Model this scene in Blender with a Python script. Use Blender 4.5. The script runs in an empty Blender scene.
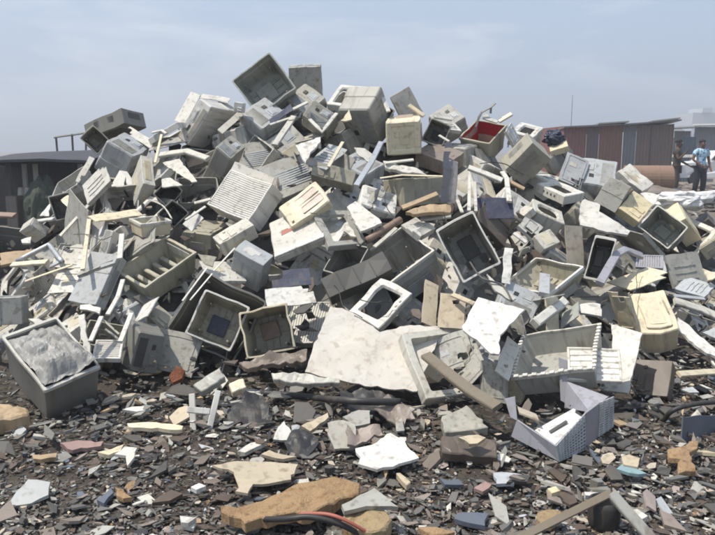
import bpy, bmesh, math, random
from mathutils import Vector, Quaternion, Matrix, noise
R=math.radians
sc=bpy.context.scene
COL=sc.collection
rnd=random.Random(7)

# ------------------------------------------------------------------ the mound (terrain helper)
P=R(9.5); F=702.0; CX,CY=357.5,267.5; CH=1.45
def ray(u,v):
    x=(u-CX)/F; y=(v-CY)/F
    return (x, math.cos(P)-y*math.sin(P), -math.sin(P)-y*math.cos(P))
SIL=[(-300,300),(-120,255),(0,215),(40,193),(75,158),(110,129),(150,125),(180,107),(230,86),(265,77),(320,85),(370,96),(420,110),(480,129),(540,146),(600,161),(650,187),(715,218),(820,248),(950,262)]
TOE=[(-300,430),(-60,415),(0,412),(50,416),(110,400),(180,388),(250,384),(330,392),(410,396),(460,425),(540,456),(590,450),(630,412),(715,376),(900,345)]
CREST=6.6
def _tab():
    s=[];t=[]
    for u,v in SIL:
        r=ray(u,v); k=CREST/r[1]; s.append((r[0]*k, max(.15,CH+r[2]*k-.02)))
    for u,v in TOE:
        r=ray(u,v); k=-CH/r[2]; t.append((r[0]*k,r[1]*k))
    return s,t
S_,T_=_tab()
def interp(tab,x):
    if x<=tab[0][0]: return tab[0][1]
    for (a,b),(c,d) in zip(tab,tab[1:]):
        if x<=c: return b+(d-b)*(x-a)/(c-a)
    return tab[-1][1]
def hz(x,y):
    H=interp(S_,x*CREST/max(y,4.5) if y<CREST else x); T=interp(T_,x)
    if y<=T: return 0.0
    if y<CREST:
        t=(y-T)/(CREST-T); return H*(t**.9)
    return max(0.0,H*(1-(y-CREST)/3.6))
def hit(u,v):
    r=ray(u,v); k=2.5
    while k<12:
        x,y,z=r[0]*k,r[1]*k,CH+r[2]*k
        if z<=hz(x,y): return k
        k+=.01
    # miss: take crest
    return CREST/r[1]


# ------------------------------------------------------------------ materials
MATS={}
def nt(m):
    m.use_nodes=True; t=m.node_tree; t.nodes.clear(); return t
def N(t,k,**v):
    n=t.nodes.new(k)
    for a,b in v.items():
        if a in n.inputs: n.inputs[a].default_value=b
        else: setattr(n,a,b)
    return n
def ramp(t,fac,stops):
    r=t.nodes.new('ShaderNodeValToRGB'); e=r.color_ramp.elements
    while len(e)<len(stops): e.new(.5)
    for i,(p,c) in enumerate(stops):
        e[i].position=p; e[i].color=(c,c,c,1) if isinstance(c,(int,float)) else (*c,1)
    t.links.new(fac,r.inputs[0]); return r.outputs[0]
def mix(t,fac,a,b,mode='MIX'):
    m=t.nodes.new('ShaderNodeMix'); m.data_type='RGBA'; m.blend_type=mode
    for s,v in ((m.inputs[0],fac),(m.inputs[6],a),(m.inputs[7],b)):
        if hasattr(v,'links'): t.links.new(v,s)
        elif isinstance(v,(int,float)): s.default_value=v
        else: s.default_value=(*v,1)
    return m.outputs[2]
def plastic(name,col,rough=.48,dirt=.5,dcol=(.13,.10,.07),scale=5.0,bump=.12,metal=0.0,var=.12):
    if name in MATS: return MATS[name]
    m=bpy.data.materials.new(name); t=nt(m)
    out=N(t,'ShaderNodeOutputMaterial'); b=N(t,'ShaderNodeBsdfPrincipled')
    b.inputs['Roughness'].default_value=rough; b.inputs['Metallic'].default_value=metal
    b.inputs['Specular IOR Level'].default_value=.35
    tc=N(t,'ShaderNodeTexCoord'); oi=N(t,'ShaderNodeObjectInfo')
    ad=N(t,'ShaderNodeVectorMath',operation='MULTIPLY_ADD'); t.links.new(oi.outputs['Random'],ad.inputs[1]); 
    ad.inputs[0].default_value=(37,71,13); t.links.new(tc.outputs['Object'],ad.inputs[2])
    n1=N(t,'ShaderNodeTexNoise',Scale=scale*.6,Detail=9.0,Roughness=.66,Distortion=1.1); t.links.new(ad.outputs[0],n1.inputs['Vector'])
    n2=N(t,'ShaderNodeTexNoise',Scale=scale*9,Detail=5.0,Roughness=.7); t.links.new(ad.outputs[0],n2.inputs['Vector'])
    mp=N(t,'ShaderNodeMapping'); mp.inputs['Scale'].default_value=(24,24,2.2); t.links.new(ad.outputs[0],mp.inputs[0])
    n3=N(t,'ShaderNodeTexNoise',Scale=1.0,Detail=4.0); t.links.new(mp.outputs[0],n3.inputs['Vector'])
    big=ramp(t,n1.outputs[0],[(.49,0),(.56,.55),(.70,1)]); fine=ramp(t,n2.outputs[0],[(.60,0),(.70,1)]); st=ramp(t,n3.outputs[0],[(.54,0),(.70,1)])
    hs=N(t,'ShaderNodeHueSaturation'); hs.inputs['Color'].default_value=(*col,1)
    mr=N(t,'ShaderNodeMapRange'); mr.inputs[3].default_value=1-var; mr.inputs[4].default_value=1+var*.6
    t.links.new(oi.outputs['Random'],mr.inputs[0]); t.links.new(mr.outputs[0],hs.inputs['Value'])
    def sc_(v,k):
        q=N(t,'ShaderNodeMath',operation='MULTIPLY'); t.links.new(v,q.inputs[0]); q.inputs[1].default_value=k; return q.outputs[0]
    n4=N(t,'ShaderNodeTexNoise',Scale=1.6,Detail=3.0); t.links.new(ad.outputs[0],n4.inputs['Vector'])
    ye=mix(t,sc_(ramp(t,n4.outputs[0],[(.42,0),(.66,1)]),.45),hs.outputs[0],(col[0]*.97,col[1]*.91,col[2]*.78))
    m5=N(t,'ShaderNodeMapping'); m5.inputs['Scale'].default_value=(7,150,40); m5.inputs['Rotation'].default_value=(.3,.2,.7); t.links.new(ad.outputs[0],m5.inputs[0])
    n5=N(t,'ShaderNodeTexNoise',Scale=1.0,Detail=2.0); t.links.new(m5.outputs[0],n5.inputs['Vector'])
    ye=mix(t,sc_(ramp(t,n5.outputs[0],[(.66,0),(.70,1)]),.28),ye,tuple(min(1,x*.62) for x in col))
    c=mix(t,sc_(big,dirt*.62),ye,tuple(.5*a+.5*d for a,d in zip(col,dcol)))
    c=mix(t,sc_(st,dirt*.75),c,dcol); c=mix(t,sc_(fine,dirt*.55),c,dcol)
    t.links.new(c,b.inputs['Base Color'])
    bp=N(t,'ShaderNodeBump',Strength=bump,Distance=.004); t.links.new(n2.outputs[0],bp.inputs['Height']); t.links.new(bp.outputs[0],b.inputs['Normal'])
    rr=N(t,'ShaderNodeMapRange'); rr.inputs[3].default_value=rough-.1; rr.inputs[4].default_value=min(1,rough+.25); t.links.new(n1.outputs[0],rr.inputs[0]); t.links.new(rr.outputs[0],b.inputs['Roughness'])
    t.links.new(b.outputs[0],out.inputs[0]); MATS[name]=m; return m
PAL=dict(W=((.575,.56,.52),.6),W2=((.62,.62,.63),.4),W3=((.53,.50,.45),.6),L=((.50,.485,.435),.65),G=((.345,.338,.305),.7),D=((.19,.187,.172),.5),
 B=((.38,.395,.405),.5),B2=((.42,.44,.46),.5),C=((.62,.555,.41),.45),C2=((.45,.385,.285),.6),C3=((.40,.35,.28),.6),O=((.35,.33,.26),.6),
 K=((.03,.03,.032),.4),K2=((.085,.085,.08),.4),T=((.38,.28,.17),.5),T2=((.17,.145,.11),.6),N=((.035,.042,.075),.4),N2=((.10,.12,.155),.5),
 P=((.29,.29,.325),.5),R=((.26,.18,.14),.6),R2=((.22,.185,.16),.6),R3=((.10,.08,.065),.5),Y=((.58,.51,.34),.4),V=((.34,.355,.325),.5),
 RED=((.34,.02,.03),.3),TE=((.22,.34,.38),.4),PK=((.27,.18,.165),.6),PK2=((.30,.25,.225),.6),PI=((.56,.46,.39),.4),RM=((.33,.10,.07),.4),G1=((.118,.114,.107),.5),G2=((.072,.068,.063),.5),E1=((.09,.068,.054),.5),E2=((.15,.125,.104),.5))
def mat(k):
    if k in MATS: return MATS[k]
    if k=='M': return plastic('M',(.55,.56,.57),.32,.35,metal=.85,bump=.3)
    if k in('OR','OR2','OR3'):
        c={'OR':(.42,.285,.165),'OR2':(.45,.34,.20),'OR3':(.27,.10,.05)}[k]
        m=plastic(k,c,.95,.9,dcol=(.17,.085,.035),scale=7,bump=1.0); t=m.node_tree
        for n in t.nodes:
            if n.type=='BUMP': n.inputs['Distance'].default_value=.02
        return m
    c,d=PAL[k]; d=min(.95,d*1.15)
    if k=='W3': return plastic(k,c,.8,.55,dcol=(.24,.18,.13),scale=2.6,bump=.35,var=.02)
    return plastic(k,c,.42,d)
def shift(k):      # a slightly different plastic used for trim on the same thing
    return {'W':'L','L':'C','G':'B','O':'G','C':'PI','B':'G','D':'K2','V':'G'}.get(k,k)

# ------------------------------------------------------------------ mesh helpers (local space: x along U, y along V, z away from the viewer)
class MB:
    def __init__(s): s.v=[]; s.f=[]
    def add(s,v,f):
        o=len(s.v); s.v+=[tuple(p) for p in v]; s.f+=[tuple(i+o for i in q) for q in f]
    def box(s,a,b):
        x0,y0,z0=a; x1,y1,z1=b
        s.add([(x0,y0,z0),(x1,y0,z0),(x1,y1,z0),(x0,y1,z0),(x0,y0,z1),(x1,y0,z1),(x1,y1,z1),(x0,y1,z1)],
              [(3,2,1,0),(4,5,6,7),(0,1,5,4),(1,2,6,5),(2,3,7,6),(3,0,4,7)])
    def loft(s,rings,closed=False,cap0=False,cap1=False):
        n=len(rings[0]); o=len(s.v)
        for r in rings: s.v+=[tuple(p) for p in r]
        m=len(rings)
        for i in range(m if closed else m-1):
            for j in range(n):
                a=o+i*n; b=o+((i+1)%m)*n
                s.f.append((a+j,a+(j+1)%n,b+(j+1)%n,b+j))
        if cap0: s.f.append(tuple(o+j for j in range(n))[::-1])
        if cap1: s.f.append(tuple(o+(m-1)*n+j for j in range(n)))
    def cyl(s,a,b,r0,r1=None,n=10,cap=True):
        r1=r0 if r1 is None else r1; a=Vector(a); b=Vector(b); d=(b-a).normalized()
        u=d.orthogonal().normalized(); w=d.cross(u)
        rg=[[p+(u*math.cos(2*math.pi*k/n)+w*math.sin(2*math.pi*k/n))*r for k in range(n)] for p,r in ((a,r0),(b,r1))]
        s.loft(rg,cap0=cap,cap1=cap)
    def mesh(s,name,m,bev=0.0,sub=0.0,warp=None,smooth=False,seg=1):
        bm=bmesh.new(); vs=[bm.verts.new(p) for p in s.v]
        for f in s.f:
            try: bm.faces.new([vs[i] for i in f])
            except ValueError: pass
        bmesh.ops.recalc_face_normals(bm,faces=bm.faces)
        if sub:
            for _ in range(3):
                es=[e for e in bm.edges if e.calc_length()>sub]
                if not es: break
                bmesh.ops.subdivide_edges(bm,edges=es,cuts=1,use_grid_fill=True)
            ng=[f for f in bm.faces if len(f.verts)>4]
            if ng: bmesh.ops.triangulate(bm,faces=ng)
        if bev:
            es=[e for e in bm.edges if len(e.link_faces)==2 and e.calc_face_angle(0)>.6]
            bmesh.ops.bevel(bm,geom=es,offset=bev,segments=seg,profile=.7,affect='EDGES',clamp_overlap=True)
        if warp:
            for v in bm.verts: v.co=warp(v.co)
        me=bpy.data.meshes.new(name); bm.to_mesh(me); bm.free()
        for k in (m if isinstance(m,(list,tuple)) else [m]): me.materials.append(mat(k) if isinstance(k,str) else k)
        if smooth:
            for p in me.polygons: p.use_smooth=True
        return me
def rr(w,h,r,i,z,n=3,cx=0,cy=0):
    x0,y0,x1,y1=i+cx,i+cy,w-i+cx,h-i+cy; r=max(.001,min(r,(x1-x0)/2.01,(y1-y0)/2.01)); o=[]
    for px,py,a in ((x1-r,y1-r,0),(x0+r,y1-r,90),(x0+r,y0+r,180),(x1-r,y0+r,270)):
        for k in range(n+1):
            t=R(a+90*k/n); o.append((px+r*math.cos(t),py+r*math.sin(t),z))
    return o
def sring(w,h,r,s,z,n=3):      # rounded rectangle scaled about its centre
    return [(w/2+(x-w/2)*s,h/2+(y-h/2)*s,q) for x,y,q in rr(w,h,r,0,z,n)]
def warper(seed,d,amp=.008):
    q=random.Random(seed); ph=[q.uniform(0,6.28) for _ in range(9)]; k=[q.uniform(.6,1.4)*5/max(d) for _ in range(3)]
    tw=q.uniform(-1,1)*amp*2.2
    def w(c):
        x,y,z=c
        return Vector((x+amp*math.sin(k[0]*y*1.7+ph[0])+amp*.6*math.sin(k[1]*z*2+ph[1]),
                       y+amp*math.sin(k[1]*x*1.7+ph[2])+amp*.6*math.sin(k[2]*z*2+ph[3]),
                       z+amp*math.sin(k[2]*x*1.5+ph[4])*math.sin(k[0]*y*1.5+ph[5])+tw*((x/d[0]-.5)*(y/d[1]-.5))))
    return w
def link(name,me,parent=None):
    o=bpy.data.objects.new(name,me); COL.objects.link(o)
    if parent is not None: o.parent=parent
    return o
def tagit(o,label,cat,group=None,kind=None):
    if label: o['label']=label
    if cat: o['category']=cat
    if group: o['group']=group
    if kind: o['kind']=kind
    return o
def thing(name,label,cat,loc=(0,0,0),q=None,group=None,rz=None):
    o=bpy.data.objects.new(name,None); COL.objects.link(o); o.location=loc; o.empty_display_size=.1
    if q is not None: o.rotation_mode='QUATERNION'; o.rotation_quaternion=q
    if rz is not None: o.rotation_euler=(0,0,rz)
    return tagit(o,label,cat,group)

# ------------------------------------------------------------------ pieces of gutted electronics
def torn_sheet(d,th,q,bite=.35,nx=None,border=0.0,fold=True):
    """slab in x,y with a possibly torn corner; returns MB"""
    lu,lv=d; nx=max(4,min(14,int(lu/.035))); ny=max(4,min(14,int(lv/.035)))
    keep={(i,j) for i in range(nx) for j in range(ny)}
    if q.random()<bite:
        ci,cj=q.choice([(0,0),(nx-1,0),(0,ny-1),(nx-1,ny-1)]); rad=q.uniform(.12,.3)*max(nx,ny)
        keep={(i,j) for (i,j) in keep if math.hypot(i-ci,j-cj)+q.uniform(-.8,.8)>rad}
    b=MB(); idx={}
    def vid(i,j,k):
        if (i,j,k) not in idx:
            jx=q.uniform(-.2,.2)*lu/nx if 0<i<nx else 0; jy=q.uniform(-.2,.2)*lv/ny if 0<j<ny else 0
            if (i,j,1-k) in idx: p=b.v[idx[(i,j,1-k)]]; pt=(p[0],p[1],th*k)
            else: pt=(lu*i/nx+jx,lv*j/ny+jy,th*k)
            idx[(i,j,k)]=len(b.v); b.v.append(pt)
        return idx[(i,j,k)]
    for (i,j) in keep:
        b.f.append((vid(i,j,0),vid(i,j+1,0),vid(i+1,j+1,0),vid(i+1,j,0)))
        b.f.append((vid(i,j,1),vid(i+1,j,1),vid(i+1,j+1,1),vid(i,j+1,1)))
        for (di,dj,e0,e1) in ((-1,0,(i,j+1),(i,j)),(1,0,(i+1,j),(i+1,j+1)),(0,-1,(i,j),(i+1,j)),(0,1,(i+1,j+1),(i,j+1))):
            if (i+di,j+dj) not in keep: b.f.append((vid(*e0,0),vid(*e0,1),vid(*e1,1),vid(*e1,0))[::-1])
    return b
def vents(b,x0,x1,y0,y1,z,n,along='u',h=.004,up=-1):
    for k in range(n):
        if along=='u':
            y=y0+(y1-y0)*(k+.25)/n; b.box((x0,y,min(z,z+up*h)),(x1,y+(y1-y0)/n*.5,max(z,z+up*h)))
        else:
            x=x0+(x1-x0)*(k+.25)/n; b.box((x,y0,min(z,z+up*h)),(x+(x1-x0)/n*.5,y1,max(z,z+up*h)))
def side_vents(t,c,d,wp):
    lu,lv,lw=d; n=7
    if lw<.1: return
    p=MB(); r=MB()
    for k in range(n):
        z=lw*(.45+.4*k/n); zz=z+lw*.028
        p.box((lu*.25,-.003,z),(lu*.75,.002,zz)); r.box((-.003,lv*.25,z),(.002,lv*.75,zz))
    link('vent_grille',p.mesh('vent_grille',shift(c),warp=wp),t); link('vent_grille',r.mesh('vent_grille',shift(c),warp=wp),t)
def mk_shell(t,d,c,q,o,wp,taper=.86,wall=.007):
    lu,lv,lw=d; r=min(.012,.08*min(lu,lv)); m=min(lu,lv); wall=min(.006,.014*m)+.0015
    z1=lw*.28; s1=1-.03; s2=taper*q.uniform(.88,1.0)
    b=MB(); f=lambda s,z:sring(lu,lv,r,s,z)
    k=2*wall/m
    outer=[f(1,0),f(1,z1),f(s1,z1+.006),f(s2,lw*.93),f(s2-.05,lw)]
    inner=[f(s2-.05-k*.5,lw-wall),f(s2-k,lw*.92),f(s1-k,z1+.008),f(1-k,z1),f(1-k,0)]
    b.loft(outer+inner,closed=True)
    n=len(outer[0]); o4=4*n; o5=5*n
    b.f.append(tuple(o4+j for j in range(n))); b.f.append(tuple(o5+j for j in range(n))[::-1])
    link('housing',b.mesh('housing',c,bev=.0,sub=.11,warp=wp),t)
    # inside: screw posts, stiffening ribs, neck plate
    for sx in (.08,.92):
        for sy in (.1,.9):
            p=MB(); x,y=lu*(.5+(sx-.5)*s2*.95),lv*(.5+(sy-.5)*s2*.95); p.cyl((x,y,lw*.4),(x,y,lw-wall),.006,.009,8)
            link('screw_post',p.mesh('screw_post',c,warp=wp),t)
    p=MB()
    for u in (.3,.5,.7):
        x=lu*(.5+(u-.5)*s2*.9); p.box((x-.002,lv*(.5-.42*s2),lw-wall-.014),(x+.002,lv*(.5+.42*s2),lw-wall+.001))
    y=lv*.5; p.box((lu*(.5-.42*s2),y-.002,lw-wall-.012),(lu*(.5+.42*s2),y+.002,lw-wall+.001))
    link('ribs',p.mesh('ribs',c,warp=wp),t)
    p=MB(); w_,h_=lu*.2,lv*.2; cx,cy=lu*q.uniform(.42,.58),lv*q.uniform(.4,.6)
    p.box((cx-w_,cy-h_,lw-wall-.02),(cx+w_,cy+h_,lw-wall-.012))
    link('neck_plate',p.mesh('neck_plate',o.get('deep','K2' if (o.get('hole') or q.random()<.5) else c),bev=.003,warp=wp),t)
    side_vents(t,c,(lu,lv,lw),wp)
    # a lip round the mouth
    lip=MB(); e=.004; lip.loft([f(1+2*e/m,.0),f(1+2*e/m,.02),f(1.002,.02),f(1-k*1.3,.014),f(1-k*1.3,-.002),f(1+e/m,-.002)],closed=True)
    link('rim',lip.mesh('rim',o.get('rim',c),warp=wp,sub=.11),t)
    if o.get('holes'):  # black slabs imitate the dark inside of open holes
        for (u,v) in ((.25,.34),(.3,.72)):
            p=MB(); p.loft([[(x,y,lw*.62) for x,y,_ in rr(.07,.05,.02,0,0,3,lu*.08+lw*.1,lv*v-.02)],[(x,y,lw*.66) for x,y,_ in rr(.07,.05,.02,0,0,3,lu*.08+lw*.1,lv*v-.02)]],cap0=True,cap1=True)
            link('painted_hole',p.mesh('painted_hole','K'),t)
def mk_back(t,d,c,q,o,wp):
    lu,lv,lw=d; r=min(.018,.10*min(lu,lv)); m=min(lu,lv); wl=.005; k=2*wl/m
    f=lambda s,z:sring(lu,lv,r,s,z); b=MB()
    rg=[f(.94,0),f(1,.014),f(1.04,lw*.55),f(1.07,lw*.58),f(1.1,lw),f(1.1-k,lw),f(1.04-k,lw*.55),f(1-k,.02)]
    b.loft(rg,cap0=True); n=len(rg[0]); b.f.append(tuple(7*n+j for j in range(n)))
    link('housing',b.mesh('housing',c,sub=.12,warp=wp),t)
    if m>.1:
        p=MB(); nn=9
        vents(p,lu*.14,lu*.86,lv*.1,lv*.42,0,nn,'u' if lu<lv else 'u',h=.005)
        link('vent_grille',p.mesh('vent_grille',shift(c),warp=wp),t)
        p=MB(); p.box((lu*.2,lv*.56,-.004),(lu*.52,lv*.86,.001)); p.box((lu*.24,lv*.62,-.009),(lu*.48,lv*.8,-.004))
        link('connector_plate',p.mesh('connector_plate','B2' if q.random()<.6 else c,bev=.002,warp=wp),t)
        p=MB(); p.box((lu*.6,lv*.6,-.0045),(lu*.74,lv*.74,.001)); link('power_socket',p.mesh('power_socket','K',bev=.002,warp=wp),t)
    side_vents(t,c,(lu,lv,lw*.9),wp)
def mk_bezel(t,d,c,q,o,wp):
    lu,lv,lw=d; mar=min(o.get('mar',.045),.24*min(lu,lv)); r=.007; wl=.004
    b=MB(); z=min(.016,lw*.4); ro=.05 if o.get('mar',0)==.04 and lw>.1 else .014
    mx=mar+.010
    zb=lw*.8 if o.get('deepf') else z
    b.loft([rr(lu,lv,r,0,lw),rr(lu,lv,r,0,.006),rr(lu,lv,r,.005,0),rr(lu,lv,ro,mar,.0015),rr(lu,lv,ro,mx,zb),rr(lu,lv,ro,mx+.001,zb+.004),rr(lu,lv,r,mar*.9 if o.get('deepf') else wl*2,zb+.005),rr(lu,lv,r,wl,lw)],closed=True)
    link('frame',b.mesh('frame',c,sub=.10,warp=wp),t)
    nb=4 if o.get('btn') else q.choice([3,4,5])
    along=lu>lv
    for k in range(nb):
        s=.30+.13*k; p=MB(); w=.018
        if along: a=(lu*s,-.003 if o.get('btn') else mar*.35,lw*.35 if o.get('btn') else -.004); e=(lu*s+w,.001 if o.get('btn') else mar*.62,lw*.62 if o.get('btn') else .001)
        else: a=(-.003 if o.get('btn') else mar*.35,lv*s,lw*.35 if o.get('btn') else -.004); e=(.001 if o.get('btn') else mar*.62,lv*s+w,lw*.62 if o.get('btn') else .001)
        p.box(a,e); link('button',p.mesh('button','K2' if o.get('btn') else shift(c),bev=.0015,warp=wp),t)
    for x,y in ((.04,.05),(.96,.05),(.04,.95),(.96,.95)):
        p=MB(); p.cyl((lu*x,lv*y,z),(lu*x,lv*y,lw*1.25),.006,.006,8); link('screw_post',p.mesh('screw_post',c,warp=wp),t)
def mk_panel(t,d,c,q,o,wp):
    lu,lv,lw=d; th=min(lw,.007) if lw<.045 else lw
    big=min(lu,lv)>.15
    b=torn_sheet((lu,lv),th,q,bite=.55 if big else .2)
    if o.get('curl'):
        w0=wp; wp=lambda p:w0(Vector((p.x,p.y,p.z+.05*math.sin(math.pi*p.x/max(lu,.01))*(1 if lu<lv else 0)+.05*math.sin(math.pi*p.y/max(lv,.01))*(0 if lu<lv else 1))))
    link('sheet',b.mesh('sheet',c,bev=.0,warp=wp),t)
    if big and not o.get('flat'):
        p=MB(); e=.02+.1*q.random()*min(lu,lv)
        if q.random()<.5 or o.get('border'):
            p.loft([rr(lu,lv,.01,e,-.0),rr(lu,lv,.01,e,-.005),rr(lu,lv,.01,e+.006,-.005),rr(lu,lv,.01,e+.006,.0005)],closed=True)
            link('raised_border',p.mesh('raised_border',c,warp=wp,sub=.1),t)
        else:
            n=q.choice([3,4,6])
            for k in range(n):
                x=lu*(.2+.6*k/n); p.box((x,lv*.15,-.006),(x+.006,lv*.8,.001))
            link('ribs',p.mesh('ribs',c,warp=wp,sub=.1),t)
        if q.random()<.35:
            p=MB(); x,y=lu*q.uniform(.25,.6),lv*q.uniform(.25,.6); p.box((x,y,-.0025),(x+.07,y+.05,.001)); link('sticker',p.mesh('sticker',q.choice(['W2','Y','L']),warp=wp),t)
    if lw<.045 and not o.get('flat') and big:   # folded edges make it a cover, not a card
        p=MB(); hgt=.012+.02*q.random()
        p.box((.004,.002,th),(lu-.004,.005,th+hgt)); p.box((.002,.006,th),(.005,lv-.004,th+hgt))
        link('folded_edge',p.mesh('folded_edge',c,warp=wp,sub=.1),t)
def mk_slat(t,d,c,q,o,wp,sw):
    lu,lv,lw=d; al=o.get('along','u')
    if sw: al='v' if al=='u' else 'u'
    L=lv if al=='u' else lu; n=o.get('n') or max(6,int(L/.017)); st=L/n; b=MB(); th=.006
    prof=[]
    for k in range(n): prof+=[(k*st,0),(k*st+st*.62,0),(k*st+st*.7,.006),(k*st+st*.92,.006)]
    prof.append((L,0))
    def pt(a,s,z): return (s,a,z) if al=='u' else (a,s,z)
    W=lu if al=='u' else lv; M=5
    V=[pt(a,W*j/M,z) for a,z in prof for j in range(M+1)]+[pt(a,W*j/M,z+th) for a,z in prof for j in range(M+1)]
    m=len(prof); o2=m*(M+1); Fc=[]
    for i in range(m-1):
        for j in range(M):
            a=i*(M+1)+j; Fc.append((a,a+1,a+M+2,a+M+1)); Fc.append((o2+a,o2+a+M+1,o2+a+M+2,o2+a+1))
        for j in (0,M):
            a=i*(M+1)+j; Fc.append((a,a+M+1,o2+a+M+1,o2+a))
    for i in (0,m-1):
        for j in range(M): a=i*(M+1)+j; Fc.append((a,a+1,o2+a+1,o2+a))
    b.add(V,Fc); link('louvres',b.mesh('louvres',c,warp=wp),t)
    p=MB(); e=.014
    dp=max(lw,.02)
    for a,z in (((-e,-e),(lu+e,0)),((-e,lv),(lu+e,lv+e)),((-e,0),(0,lv)),((lu,0),(lu+e,lv))): p.box((a[0],a[1],-.004),(z[0],z[1],dp))
    link('frame',p.mesh('frame',c,bev=.003,warp=wp,sub=.12),t)
def mk_box(t,d,c,q,o,wp):
    lu,lv,lw=d; m=min(d); b=MB(); r=min(.007,.06*min(lu,lv))
    f=lambda i,z:rr(lu,lv,r,i,z)
    ch=min(.003,m*.06)
    b.loft([f(ch,0),f(0,ch),f(0,lw-ch),f(ch,lw)],cap0=True,cap1=True)
    link('case',b.mesh('case',c,sub=.12,warp=wp),t)
    if m<.06 and max(d)<.2: return
    k=q.choice(['plate','vents','seam','bay']) if not (o.get('ridge') or o.get('groove') or o.get('scuff')) else None
    p=MB()
    if o.get('ridge'):
        for s in (.25,.5,.75):
            if lu>lv: p.box((lu*s-.004,.01,-.006),(lu*s+.004,lv-.01,.001))
            else: p.box((.01,lv*s-.004,-.006),(lu-.01,lv*s+.004,.001))
        link('ridges',p.mesh('ridges',c,bev=.002,warp=wp),t)
    elif o.get('groove'):
        p.box((.004,lv*.48,-.005),(lu-.004,lv-.004,.001)); link('face_plate',p.mesh('face_plate',c,bev=.003,warp=wp,sub=.12),t)
    elif o.get('scuff'):
        p=torn_sheet((lu*.5,lv*.5),.002,q,1); p.v=[(x+lu*.3,y+lv*.2,z-.002) for x,y,z in p.v]; link('worn_label',p.mesh('worn_label','W',warp=wp),t)
        p=MB(); p.box((.006,-.004,lw*.25),(lu-.006,.001,lw-.01)); link('face_plate',p.mesh('face_plate',c,bev=.003,warp=wp),t)
    elif k=='plate':
        e=.1*min(lu,lv); p.box((e,e,-.005),(lu-e,lv-e,.001)); link('face_plate',p.mesh('face_plate',c,bev=.003,warp=wp,sub=.12),t)
    elif k=='vents':
        vents(p,lu*.15,lu*.85,lv*.2,lv*.7,0,8,'u'); link('vent_grille',p.mesh('vent_grille',shift(c),warp=wp),t)
    elif k=='bay':
        for s in (.12,.36): p.box((lu*.1,lv*s,-.006),(lu*.6,lv*(s+.18),.001))
        link('drive_bays',p.mesh('drive_bays',c,bev=.003,warp=wp),t)
        p=MB(); p.cyl((lu*.8,lv*.3,-.006),(lu*.8,lv*.3,.001),.012); link('button',p.mesh('button',shift(c),warp=wp),t)
    else:
        p.box((.003,lv*.6,-.004),(lu-.003,lv*.62,.001)); p.box((-.003,.004,lw*.3),(.001,lv-.004,lw*.33)); p.box((.004,-.003,lw*.3),(lu-.004,.001,lw*.33)); link('seam_strip',p.mesh('seam_strip',shift(c),warp=wp),t)
    side_vents(t,c,(lu,lv,lw),wp)
def mk_ptr(t,d,c,q,o,wp,sw):
    lu,lv,lw=d; b=MB(); f=lambda i,z:rr(lu,lv,.014,i,z)
    b.loft([f(.008,0),f(0,.01),f(0,lw-.008),f(.006,lw)],cap0=True,cap1=True); link('case',b.mesh('case',c,sub=.12,warp=wp),t)
    al=(lu>lv)
    for s in (.18,.55):
        p=MB()
        if al: x0,x1,y0,y1=lu*.38,lu*.92,lv*s,lv*(s+.28)
        else: x0,x1,y0,y1=lu*s,lu*(s+.28),lv*.38,lv*.92
        p.loft([rr(x1-x0,y1-y0,.01,0,z,2,x0,y0) for z in (.001,-.006)]+[rr(x1-x0,y1-y0,.01,.006,z,2,x0,y0) for z in (-.006,-.002)],cap1=True)
        link('recessed_panel',p.mesh('recessed_panel','PI',warp=wp),t)
    p=MB(); p.box((lu*.1,lv*.08,-.004),(lu*.1+.02,lv*.08+.02,.001)); link('button',p.mesh('button','K2',bev=.002,warp=wp),t)
    side_vents(t,c,d,wp)
def mk_ptr2(t,d,c,q,o,wp,sw):
    lu,lv,lw=d; b=MB(); f=lambda i,z:rr(lu,lv,.014,i,z)
    b.loft([f(.008,0),f(0,.01),f(0,lw-.006),f(.006,lw)],cap0=True,cap1=True); link('case',b.mesh('case',c,sub=.12,warp=wp),t)
    p=MB()
    if sw: p.box((lu*.02,.0,-.014),(lu*.98,lv*.14,.001)) if False else p.box((.006,.004,-.012),(lu*.98,.05,.001))
    else: p.box((.004,.006,-.012),(.05,lv*.98,.001))
    link('lip',p.mesh('lip','W',bev=.004,warp=wp),t)
    p=torn_sheet((.05,.11),.003,q,1); p.v=[(x+(lu*.5),y+lv*.22,z-.003) if not sw else (lu*.25+x,lv*.55+y,z-.003) for x,y,z in p.v]
    k=link('red_mark',p.mesh('red_mark','RM',warp=wp),t); k['label']='faded red mark on the light grey casing'
def mk_inset(t,d,c,q,o,wp):
    lu,lv,lw=d; b=MB(); f=lambda i,z:rr(lu,lv,.008,i,z)
    b.loft([f(.05,.012),f(.042,.004),f(.012,0),f(0,.012),f(0,lw*.5),f(.02,lw)],cap0=True,cap1=True); link('case',b.mesh('case',c,sub=.12,warp=wp),t)
    p=MB(); p.box((lu*.3,lv*.3,.006),(lu*.7,lv*.6,.013)); link('label_plate',p.mesh('label_plate',c,bev=.002,warp=wp),t)
    side_vents(t,c,d,wp)
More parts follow.
